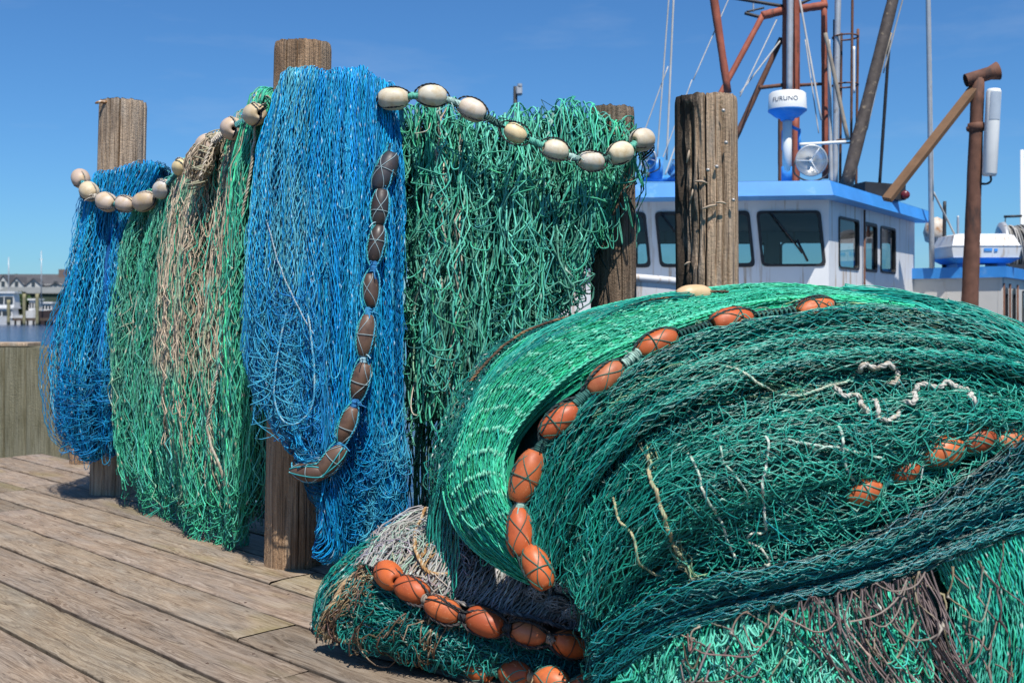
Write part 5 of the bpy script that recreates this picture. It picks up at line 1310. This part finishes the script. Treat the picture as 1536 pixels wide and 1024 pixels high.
# radar
c = P(1181, 158, 12.7); k = 12.7 / F
a = Acc(); a.lathe([(0, 20 * k), (24 * k, 19 * k), (27 * k, 16.5 * k), (28.5 * k, -6 * k), (28.5 * k, -7 * k)], seg=40, M=Matrix.Translation(Vector(c)))
rd = build('radar_dome', a, PLAST, boat)
a = Acc(); a.lathe([(28.5 * k, -7 * k), (28.6 * k, -9 * k), (17 * k, -18 * k), (11 * k, -19 * k), (10 * k, -23 * k), (0, -23 * k)], seg=40, M=Matrix.Translation(Vector(c)))
build('radar_base', a, BLUEP, rd)
tc = bpy.data.curves.new('radar_lettering', 'FONT'); tc.body = 'FURUNO'; tc.size = 9.5 * k; tc.align_x = 'CENTER'; tc.space_character = 1.05
to = bpy.data.objects.new('radar_lettering', tc); COL.objects.link(to); bpy.context.view_layer.update()
tm = to.to_mesh(); tv = np.array([v.co for v in tm.vertices]); tf = [list(p.vertices) for p in tm.polygons]; to.to_mesh_clear(); bpy.data.objects.remove(to)
ang = -np.pi / 2 - .38 + tv[:, 0] / (28 * k); zz = c[2] + (2.5 * k) + tv[:, 1]; R = np.interp(zz - c[2], [-6 * k, 16.5 * k], [28.5 * k, 27 * k]) + .003
a = Acc(); a.add(np.stack([c[0] + R * np.cos(ang), c[1] + R * np.sin(ang), zz], -1), tf); build('lettering', a, simple('dark_blue_letters', (.03, .05, .10), .5), rd, smooth=False)
a = Acc(); b = P(1180, 272, 12.75); a.tube(b, c + [0, 0, -23 * k], 7 * k, sides=14)
rp_ = build('radar_post', a, PLAST, boat)
a = Acc(); a.tube(b, P(1180, 250, 12.75), 8 * k, sides=14); build('foot_sleeve', a, BLUEP, rp_)
a = Acc(); a.tube(P(1180, 225, 12.75), P(1180, 196, 12.75), 7.6 * k, sides=14); build('blue_sleeve', a, BLUEP, rp_); a = Acc()
for s_ in (((1187, 190, 12.8), (1200, 196, 12.8)), ((1199, 194, 12.8), (1199, 225, 12.8))): a.tube(P(*s_[0]), P(*s_[1]), 2.6 * k, sides=6)
build('bracket', a, BLUEP, rp_)

# searchlight: a bowl on a yoke
def lamp(cx, cy, Y, rp, face, name='searchlight'):
    c = P(cx, cy, Y); k = Y / F; R = rp * k
    M = zto(face, c)
    a = Acc(); a.lathe([(.12 * R, -.75 * R), (.55 * R, -.62 * R), (.85 * R, -.3 * R), (1.0 * R, 0), (1.04 * R, .06 * R), (.98 * R, .07 * R)], seg=36, M=M); o = build(name, a, GALV, boat)
    a = Acc(); t = np.linspace(0, 1, 10); a.lathe(np.c_[.97 * R * t + .001, -.55 * R + .6 * R * t ** 2], seg=36, M=M); build('reflector', a, CHROME, o)
    a = Acc(); a.lathe([(0, -.1 * R), (.12 * R, -.08 * R), (.12 * R, -.5 * R)], seg=14, M=M)
    for an in (.9, 3.0, 5.1):
        p0 = np.array(M @ Vector((0, 0, -.12 * R))); p1 = np.array(M @ Vector((.96 * R * math.cos(an), .96 * R * math.sin(an), .04 * R))); a.tube(p0, p1, .03 * R, sides=6)
    build('bulb_holder', a, PLAST, o)
    a = Acc(); a.tubes(cr([c + [-1.1 * R, 0, 0], c + [-1.05 * R, 0, -.9 * R], c + [0, 0, -1.35 * R], c + [1.05 * R, 0, -.9 * R], c + [1.1 * R, 0, 0]], 24)[None], .06 * R, (1, 1, 1), 6, True); a.tube(c + [0, 0, -1.35 * R], c + [0, 0, -1.75 * R], .16 * R)
    build('yoke', a, DARK, o)
lamp(1217, 241, 12.55, 23, (-.12, -1, -.1))
lamp(972, 238, 12.4, 16, (-.75, -.65, -.1))
a = Acc(); a.tube(P(985, 268, 12.5), P(982, 238, 12.5), .07, r1=.10, sides=16); a.tube(P(960, 268, 12.5), P(1015, 268, 12.5), .035, sides=10)
build('lamp_bracket', a, BLUEP, boat)
a = Acc(); a.lathe([(0, 0), (.05, .01), (.10, .14), (.11, .15)], seg=20, M=zto((.5, -.4, .5), P(1005, 263, 12.4))); build('horn', a, CHROME, boat)

# black ventilator box with a red lamp on the roof
a = Acc(); p0 = P(1290, 304, 13.6); a.prism([(p0[0], 13.4), (p0[0] + .62, 13.75), (p0[0] + .55, 14.3), (p0[0] - .08, 13.95)], 2.6, 2.79); o = build('ventilator_box', a, DARK, boat, smooth=False, recalc=True)
a = Acc(); a.lathe([(0, 0), (.05, .01), (.055, .06), (.035, .075), (0, .08)], seg=20, M=zto((-.2, -1, 0), P(1357, 293, 13.75))); build('red_lamp', a, REDL, boat)

# rusty gallows post with its brace and the long white light fitting
YP = 13.3
gp = tubes_part('gallows_post', RUSTD, ((1467, 118, YP), (1453, 500, YP), 19, 25), ((1453, 500, YP), (1452, 560, YP), 25, 25), sides=14)
a = Acc(); a.lathe([(10 * YP / F, -.19), (10 * YP / F, .10), (14 * YP / F, .20), (13 * YP / F, .20), (8 * YP / F, .1)], seg=20, M=zto((.95, -.1, .28), P(1472, 114, YP))); build('crosspipe', a, RUSTD, gp)
a = Acc(); a.lathe([(0, -.05), (11.5 * YP / F, -.05), (12.5 * YP / F, 0), (11.5 * YP / F, .05), (0, .05)], seg=20, M=zto((-.04, 0, 1), P(1464, 191, YP))); a.tube(P(1450, 194, YP), P(1480, 188, YP - .04), .03); build('clamp', a, RUSTD, gp)
a = Acc(); pA, pB = P(1465, 128, YP + .02), P(1330, 300, 12.85); d = pB - pA; L = np.linalg.norm(d); a.box((-.035, -.06, 0), (.035, .06, L), M=zto(d, pA), bev=.006); build('brace', a, BROWNW, gp, smooth=False, recalc=True)
a = Acc(); pa, pb = P(1484, 264, YP - .12), P(1491, 134, YP - .12); r0 = 10.5 * YP / F; d = pb - pa; L = np.linalg.norm(d)
a.lathe([(0, 0), (r0 * .85, .002), (r0, .03), (r0, L * .68), (r0, L - .03), (r0 * .85, L), (0, L)], seg=26, M=zto(d, pa)); lt = build('light_tube', a, PLAST, boat)
a = Acc(); an = np.linspace(-2.35, -.8, 14); zz = np.linspace(L * .64, L * .96, 2); Mz = np.array(zto(d, pa)); G = np.stack([np.stack([(r0 + .004) * np.cos(an), (r0 + .004) * np.sin(an), np.full(14, z)], -1) for z in zz]) @ Mz[:3, :3].T + Mz[:3, 3]; a.grid(G, flip=True); build('lens', a, FROST, lt)
a = Acc(); a.tubes(cr([P(1486, 264, YP - .12), P(1486, 272, YP - .12), P(1478, 276, YP - .08), P(1464, 274, YP)], 16)[None], .014, (1, 1, 1), 6); build('cable', a, DARK, lt)

# liferaft case in its blue cradle
c = P(1463, 385, 15.0); k = 15.0 / F
def ring(hw, hd, z): return [(c[0] - hw * k, c[1] - hd), (c[0] + hw * k, c[1] - hd), (c[0] + hw * k, c[1] + hd), (c[0] - hw * k, c[1] + hd)]
a = Acc(); a.prism(ring(51, .36, 0), c[2] + 12 * k, c[2] + 14 * k, poly1=ring(52, .37, 0)); a.prism(ring(50, .355, 0), c[2] + 14.3 * k, c[2] + 30 * k, poly1=ring(44, .28, 0)); a.prism(ring(44, .28, 0), c[2] + 30.2 * k, c[2] + 33 * k, poly1=ring(34, .2, 0)); a.prism(ring(48, .345, 0), c[2] - 3 * k, c[2] + 11.8 * k, poly1=ring(51, .36, 0))
lr = build('raft_case', a, WHITE, boat, smooth=False, recalc=True)
a = Acc(); a.prism(ring(40, .27, 0), c[2] - 11 * k, c[2] - 3.2 * k, poly1=ring(51, .365, 0))
for s_ in (-30, 30): a.prism([(c[0] + (s_ - 6) * k, c[1] - .2), (c[0] + (s_ + 6) * k, c[1] - .2), (c[0] + (s_ + 6) * k, c[1] + .2), (c[0] + (s_ - 6) * k, c[1] + .2)], 1.80, c[2] - 11.2 * k)
build('cradle', a, BLUEP, lr, smooth=False, recalc=True)
a = Acc()
for (x0, x1, z0, z1) in ((-27, -22, 5, 9.5), (-19, -14, 5, 11), (-4, 8, 6.5, 10.5), (11, 16, 6, 10)):
    a = Acc(); y = c[1] - .362; a.box((c[0] + x0 * k, y - .004, c[2] + z0 * k), (c[0] + x1 * k, y + .01, c[2] + z1 * k)); build('blue_marking', a, BLUEP, lr, smooth=False, recalc=True)
# net drum at the stern, and buoys hanging behind the wheelhouse
a = Acc(); c = P(1545, 378, 16.2)
a.lathe([(0, -.42), (.44, -.42), (.45, -.36), (.30, -.34), (.32, 0), (.30, .34), (.45, .36), (.44, .42), (0, .42)], seg=30, M=zto((.9, -.2, 0), c)); nd = build('net_drum', a, GALV, boat)
a = Acc(); rr_ = np.random.default_rng(4); Mz = np.array(zto((.9, -.2, 0), c))
for q in range(90):
    an = np.linspace(0, 6.4, 26); rad = .33 + .07 * rr_.random() + .01 * np.sin(an * 3 + q); p = np.stack([rad * np.cos(an), rad * np.sin(an), np.full(26, rr_.uniform(-.31, .31)) + .05 * np.sin(an + q)], -1) @ Mz[:3, :3].T + Mz[:3, 3]
    a.tubes(p[None], .012, np.array([[.30, .29, .27]]) * rr_.uniform(.4, 1.4), 4)
build('wound_net', a, M_ROPE, nd)
a = Acc(); a.prism([(c[0] - .5, 15.8), (c[0] + .6, 15.6), (c[0] + .6, 16.6), (c[0] - .5, 16.6)], 1.79, c[2] - .2); build('drum_stand', a, DARK, nd, smooth=False, recalc=True)
a = Acc(); c = P(1402, 346, 15.6)
a.lathe([(0, -.20), (.10, -.17), (.15, -.05), (.14, .08), (.08, .17), (0, .2)], seg=20, M=zto((.2, 0, 1), c)); build('buoy', a, simple('dirty_buoy', (.55, .48, .40), .5, stain=(.35, .18, .08), stain_amt=.52, stain_scale=6), boat)
tubes_part('signal_pole', DARK, ((1417, 302, 15.2), (1416, 402, 15.2), 5, 6)); tubes_part('signal_pole', GALV, ((1437, 324, 16), (1437, 352, 16), 3.5)); tubes_part('signal_pole', RUSTD, ((1469, 318, 15.2), (1469, 352, 15.2), 5))

# ------------------------------------------------------------------ beyond
def whole(name, acc, mt, label, cat, group=None, parent=None, smooth=False):
    v = np.vstack(acc.v); o = build(name, acc, mt, None, origin=(v[:, 0].mean(), v[:, 1].mean(), v[:, 2].min()), smooth=smooth, recalc=True); return tag(o, label, cat, group)
a = Acc(); p = P(1533, 300, 24)
sp = empty('sailing_mast', (p[0], 24, -1.2), 'white mast with a dark crossarm at the right edge behind the boat', 'mast')
a = Acc(); a.tube((p[0], 24, -1.6), (p[0], 24, P(0, 225, 24)[2]), 3.6 * 24 / F, r1=2.5 * 24 / F); build('pole', a, PLAST, sp)
a = Acc(); a.tube(P(1506, 325, 24), P(1533, 324, 23.93), 2 * 24 / F, sides=8); a.tube(P(1508, 325, 24), P(1508, 350, 24), .8 * 24 / F, sides=6); build('crossarm', a, DARK, sp)

p = P(773, 130, 30)
lp = empty('light_pole', (p[0], 30, -1.2), 'dark steel pole with a small camera head showing above the green net', 'pole')
a = Acc(); a.tube((p[0], 30, -1.8), p, 3.2 * 30 / F, sides=12); build('pole', a, DARK, lp)
a = Acc(); a.box((p[0] + .02, 29.85, p[2] - .24), (p[0] + .19, 30.1, p[2] - .02), bev=.03); a.tube((p[0] + .12, 29.9, p[2] - .02), (p[0] + .12, 29.9, p[2] + .05), .07, sides=10); build('camera_head', a, GALV, lp, smooth=False)

# far shore, 200 m off: houses, boats and posts
ROOF = simple('slate_grey_roof', (.085, .085, .09), .8, .2, scale=.6); HW = simple('white_weatherboard', (.50, .50, .48), .7, .2, var=.05, scale=.5); HGR = simple('dark_green_wall', (.05, .07, .05), .9, scale=.4); HGL = simple('house_window', (.04, .05, .06), .2, .5)
Yf = 232.; kf = Yf / F
def Xf(px): return (px - CX) * kf
def Zf(py): return CZ + (HY - py) * kf
hs_ = empty('waterfront_house', (Xf(20), Yf, 0), 'long white house with a slate grey roof and several gables across the water', 'house', 'houses on the far shore')
a = Acc(); a.box((Xf(-60), Yf, 0), (Xf(96), Yf + 9, Zf(426))); build('wall', a, HW, hs_, smooth=False)
a = Acc(); x0, x1 = Xf(-62), Xf(98); a.add([[x0, Yf - .6, Zf(429)], [x1, Yf - .6, Zf(429)], [x1, Yf + 4.5, Zf(410)], [x0, Yf + 4.5, Zf(410)], [x0, Yf + 9.6, Zf(429)], [x1, Yf + 9.6, Zf(429)]], [[0, 1, 2, 3], [3, 2, 5, 4], [0, 3, 4], [1, 5, 2], [0, 4, 5, 1]]); build('roof', a, ROOF, hs_, smooth=False, recalc=True)
for (c0, w, top) in ((10, 11, 413), (30, 12, 416), (55, 13, 418), (88, 9, 424)):
    a = Acc(); y = Yf - 1.4; v = [[Xf(c0 - w * .9), y, 0], [Xf(c0 + w * .9), y, 0], [Xf(c0 + w * .9), y, Zf(426)], [Xf(c0), y, Zf(top)], [Xf(c0 - w * .9), y, Zf(426)]]
    v2 = [[q[0], Yf + 3, q[2]] for q in v]; a.add(v + v2, [[0, 1, 2, 3, 4], [9, 8, 7, 6, 5], [0, 5, 6, 1], [1, 6, 7, 2], [4, 9, 5, 0]]); gb = build('gable', a, HW, hs_, smooth=False, recalc=True)
    a = Acc(); y -= .25; a.add([[Xf(c0 - w), y, Zf(428)], [Xf(c0), y, Zf(top - 1.2)], [Xf(c0), Yf + 4, Zf(top - 1.2)], [Xf(c0 - w), Yf + 4, Zf(428)], [Xf(c0 + w), y, Zf(428)], [Xf(c0 + w), Yf + 4, Zf(428)], [Xf(c0 - w), y, Zf(429.5)], [Xf(c0), y, Zf(top + .4)], [Xf(c0 + w), y, Zf(429.5)]], [[0, 1, 2, 3], [1, 4, 5, 2], [0, 6, 7, 1], [1, 7, 8, 4]]); build('gable_roof', a, ROOF, gb, smooth=False)
    a = Acc(); a.box((Xf(c0 - 3), Yf - 1.55, Zf(429)), (Xf(c0 + 2), Yf - 1.38, Zf(422))); build('window', a, HGL, gb, smooth=False)
a = Acc(); a.box((Xf(79), Yf + 3, Zf(420)), (Xf(91), Yf + 6, Zf(403))); build('chimney', a, simple('brown_brick', (.16, .115, .10), .9, scale=1), hs_, smooth=False)
hs2 = empty('boat_shed', (Xf(60), Yf - 6, 0), 'low dark green shed in front of the long white house', 'shed', 'houses on the far shore')
a = Acc(); a.box((Xf(22), Yf - 8, 0), (Xf(110), Yf - 3, Zf(440))); build('wall', a, HGR, hs2, smooth=False)
a = Acc(); x0, x1 = Xf(20), Xf(112); y0 = Yf - 8.4; a.add([[x0, y0, Zf(441)], [x1, y0, Zf(441)], [x1, Yf - 4, Zf(431)], [x0, Yf - 4, Zf(431)], [x0, Yf - 2.6, Zf(441)], [x1, Yf - 2.6, Zf(441)]], [[0, 1, 2, 3], [3, 2, 5, 4], [0, 3, 4], [1, 5, 2]]); build('roof', a, simple('dull_shed_roof', (.17, .18, .175), .8, scale=.5), hs2, smooth=False, recalc=True)
# trees behind the shore, low
for (px, h, w, sd) in ((-20, 9, 8, 1), (105, 7, 7, 2), (140, 8, 9, 3), (64, 4.2, 4, 4)):
    r = np.random.default_rng(sd); x = Xf(px); t = empty('tree', (x, Yf + (14 if px != 64 else -10), .5), {-20: 'round green tree at the far left behind the long white house', 105: 'small tree right of the far boat shed', 140: 'bushy tree farthest right on the far shore', 64: 'low dark bush before the far boat shed'}[px], 'tree', 'trees on the far shore')
    y = t.location.y; a = Acc(); a.tube((x, y, .3), (x, y, .5 + h * .6), .25, r1=.1, sides=7); build('trunk', a, pw_b, t)
    a = Acc(); n = 500; d = r.standard_normal((n, 3)); d /= np.linalg.norm(d, axis=1, keepdims=True); c = np.array([x, y, .5 + h * .62]) + d * np.array([w / 2, w / 2, h * .4]) * (r.random((n, 1)) ** .4)
    for q in c:
        u = r.standard_normal(3) * .35; v_ = r.standard_normal(3) * .35; a.add([q - u, q + v_, q + u, q - v_], [[0, 1, 2, 3]])
    build('crown', a, simple('far_foliage', (.05, .085, .03), .8, .2, var=.4, scale=.8), t)
Yb = 209.; kb = Yb / F
def Xb(px): return (px - CX) * kb
def Zb(py): return CZ + (HY - py) * kb
def far_boat(px0, px1, ztop, cab, label, hullm, cat='motor boat', sink=488):
    b = empty('motor_boat', (Xb((px0 + px1) / 2), Yb, -1.2), label, cat, 'boats on the far shore')
    x0, x1 = Xb(px0), Xb(px1); n = 14; t = np.linspace(0, 1, n); hw = 1.7 * np.clip(1.15 * (1 - t ** 3), .03, 1); sheer = Zb(ztop) + .7 * t ** 2
    a = Acc(); xs = x0 + (x1 - x0) * t
    for s_ in (-1, 1): a.grid(np.stack([np.stack([xs, Yb + s_ * hw, sheer], -1), np.stack([xs - .3 * t, Yb + s_ * hw * .8, np.full(n, -1.4)], -1)], 1))
    a.grid(np.stack([np.stack([xs, Yb - hw, sheer - .1], -1), np.stack([xs, Yb + hw, sheer - .1], -1)], 1)); a.add([[x0, Yb - 1.7, -1.4], [x0, Yb + 1.7, -1.4], [x0, Yb + 1.7, sheer[0]], [x0, Yb - 1.7, sheer[0]]], [[0, 1, 2, 3]])
    build('hull', a, hullm, b, recalc=True)
    for (c0, c1, zb, zt, w) in cab:
        a = Acc(); a.prism([(Xb(c0), Yb - w), (Xb(c1), Yb - w), (Xb(c1), Yb + w), (Xb(c0), Yb + w)], Zb(zb), Zb(zt), poly1=[(Xb(c0 + 1), Yb - w * .9), (Xb(c1 - 1.5), Yb - w * .9), (Xb(c1 - 1.5), Yb + w * .9), (Xb(c0 + 1), Yb + w * .9)])
        cb = build('cabin', a, WHITE, b, smooth=False, recalc=True)
        a = Acc(); a.box((Xb(c0 - 1), Yb - w - .2, Zb(zt)), (Xb(c1 + 1.5), Yb + w + .2, Zb(zt - 2.5))); build('cabin_roof', a, WHITE, cb, smooth=False)
        for q in range(3):
            u0 = c0 + 1.5 + q * (c1 - c0 - 2) / 3; a = Acc(); h = zb - zt; a.box((Xb(u0), Yb - w - .03, Zb(zt + h * .75)), (Xb(u0 + (c1 - c0 - 2) / 3 - 1.6), Yb - w + .02 + .3, Zb(zt + h * .22))); build('window', a, HGL, cb, smooth=False)
    return b
b1 = far_boat(-30, 50, 476, [(-22, 24, 477, 463, 1.5), (-18, 26, 462, 440, 1.3)], 'white cabin cruiser with two decks of dark windows at the far left shore', WHITE)
a = Acc(); a.tube((Xb(13), Yb, Zb(438)), (Xb(13), Yb, Zb(386)), .13, r1=.07, sides=8); build('mast', a, GALV, b1)
b2 = far_boat(30, 50, 466, [(33, 47, 466, 450, 1.2)], 'small white boat with a tall cabin between far mooring posts', WHITE); b2.location.y += 4
b3 = far_boat(52, 92, 466, [(56, 72, 466, 455, 1.2)], 'low dark hulled sailing boat on the far shore next to the net', simple('dark_hull', (.05, .035, .035), .6), 'sailing boat'); b3.location.y += 3
a = Acc(); a.tube((Xb(62), Yb, Zb(456)), (Xb(62), Yb, Zb(376)), .12, r1=.06, sides=8); a.tube((Xb(59), Yb, Zb(389)), (Xb(65), Yb, Zb(389)), .06, sides=6); build('mast', a, GALV, b3)
pj = Acc(); pj.box((Xb(30), Yb - 3.2, -.4), (Xb(120), Yb - 1.8, .1))
for px in np.arange(32, 120, 9): pj.tube((Xb(px), Yb - 2.5, -2), (Xb(px), Yb - 2.5, -.2), .18, sides=8)
whole('jetty', pj, simple('dark_jetty_wood', (.09, .065, .05), .9, scale=.6), 'low dark wooden jetty along the far shore', 'jetty')
POSTL = ['leftmost olive post before the far cabin cruiser', 'olive mooring post at the stern of the far cabin cruiser', 'tallest olive mooring post in the middle of the far jetty', 'olive mooring post at the far jetty next to the blue net']
pm = None
for i, (px, ty) in enumerate(((3, 462), (28, 450), (51, 441), (70, 441))):
    if pm is None:
        a = Acc(); n = 8; z = np.linspace(0, 1, n); a.tubes(np.stack([0 * z, 0 * z, -2 + z * 8.0], -1)[None], .30 * (1 + .06 * np.random.default_rng(2).standard_normal(n))[None], (1, 1, 1), 10, True)
        pm = build('mooring_post', a, simple('olive_post', (.23, .21, .12), .9, scale=1.5, var=.25)); o = pm
    else: o = pm.copy(); COL.objects.link(o)
    o.location = (Xb(px), Yb - 4.2, 0); o.scale = (1, 1, (Zb(ty) + 0) / 6.0 if Zb(ty) > 0 else .2); tag(o, POSTL[i], 'post', 'mooring posts on the far shore')
# ------------------------------------------------------------------ camera, sky, sun
cam = bpy.data.cameras.new('camera'); co = bpy.data.objects.new('camera', cam); COL.objects.link(co)
co.location = (0, 0, CZ); co.rotation_euler = (math.radians(90), 0, 0)
cam.sensor_width = 36; cam.lens = 36 * F / 1536; cam.shift_y = -(512 - HY) / 1536
cam.clip_start = .05; cam.clip_end = 4000
cam.dof.use_dof = True; cam.dof.focus_distance = 4.7; cam.dof.aperture_fstop = 4.5
SC.camera = co
SUN_AZ, SUN_EL = math.radians(16), math.radians(60)       # to the right of and behind the camera
sd = Vector((math.sin(SUN_AZ) * math.cos(SUN_EL), -math.cos(SUN_AZ) * math.cos(SUN_EL), math.sin(SUN_EL)))
sun = bpy.data.lights.new('sun', 'SUN'); sun.energy = 5.0; sun.angle = math.radians(.53); sun.color = (1, .955, .88)
so = bpy.data.objects.new('sun', sun); COL.objects.link(so); so.rotation_euler = sd.to_track_quat('Z', 'Y').to_euler(); so.location = (5, -8, 12)
wd = bpy.data.worlds.new('World'); SC.world = wd; wd.use_nodes = True
nt = wd.node_tree; bg = nt.nodes['Background']
sk = nt.nodes.new('ShaderNodeTexSky'); sk.sky_type = 'NISHITA'; sk.sun_disc = False
sk.sun_elevation = SUN_EL; sk.sun_rotation = math.atan2(sd.x, sd.y); sk.air_density = 1.0; sk.dust_density = 0.3; sk.ozone_density = 1.5; sk.altitude = 0
mx = nt.nodes.new('ShaderNodeMix'); mx.data_type = 'RGBA'; mx.blend_type = 'MULTIPLY'; mx.inputs[0].default_value = 1
mx.inputs[7].default_value = (.47, .90, 1.36, 1)          # clear dry sea air, as a polarised sky
nt.links.new(sk.outputs[0], mx.inputs[6]); 
tx = nt.nodes.new('ShaderNodeTexCoord'); vm = nt.nodes.new('ShaderNodeVectorMath'); vm.operation = 'MULTIPLY'; vm.inputs[1].default_value = (1, 1, 4.5)
nz = nt.nodes.new('ShaderNodeTexNoise'); nz.inputs['Scale'].default_value = 3.2; nz.inputs['Detail'].default_value = 7; nz.inputs['Roughness'].default_value = .6
cr_ = nt.nodes.new('ShaderNodeValToRGB'); cr_.color_ramp.elements[0].position = .54; cr_.color_ramp.elements[1].position = .86; cr_.color_ramp.elements[1].color = (.20, .20, .20, 1)
m2_ = nt.nodes.new('ShaderNodeMix'); m2_.data_type = 'RGBA'; m2_.inputs[7].default_value = (7.5, 8.2, 9.0, 1)                 # faint high cirrus
nt.links.new(tx.outputs['Generated'], vm.inputs[0]); nt.links.new(vm.outputs[0], nz.inputs['Vector']); nt.links.new(nz.outputs[0], cr_.inputs[0]); nt.links.new(cr_.outputs[0], m2_.inputs[0])
nt.links.new(mx.outputs[2], m2_.inputs[6]); nt.links.new(m2_.outputs[2], bg.inputs[0]); bg.inputs[1].default_value = .074
SC.view_settings.view_transform = 'Standard'; SC.view_settings.look = 'None'; SC.view_settings.exposure = 0.27; SC.view_settings.gamma = 1
SC.cycles.use_denoising = True
SC.cycles.max_bounces = 6; SC.cycles.transparent_max_bounces = 8
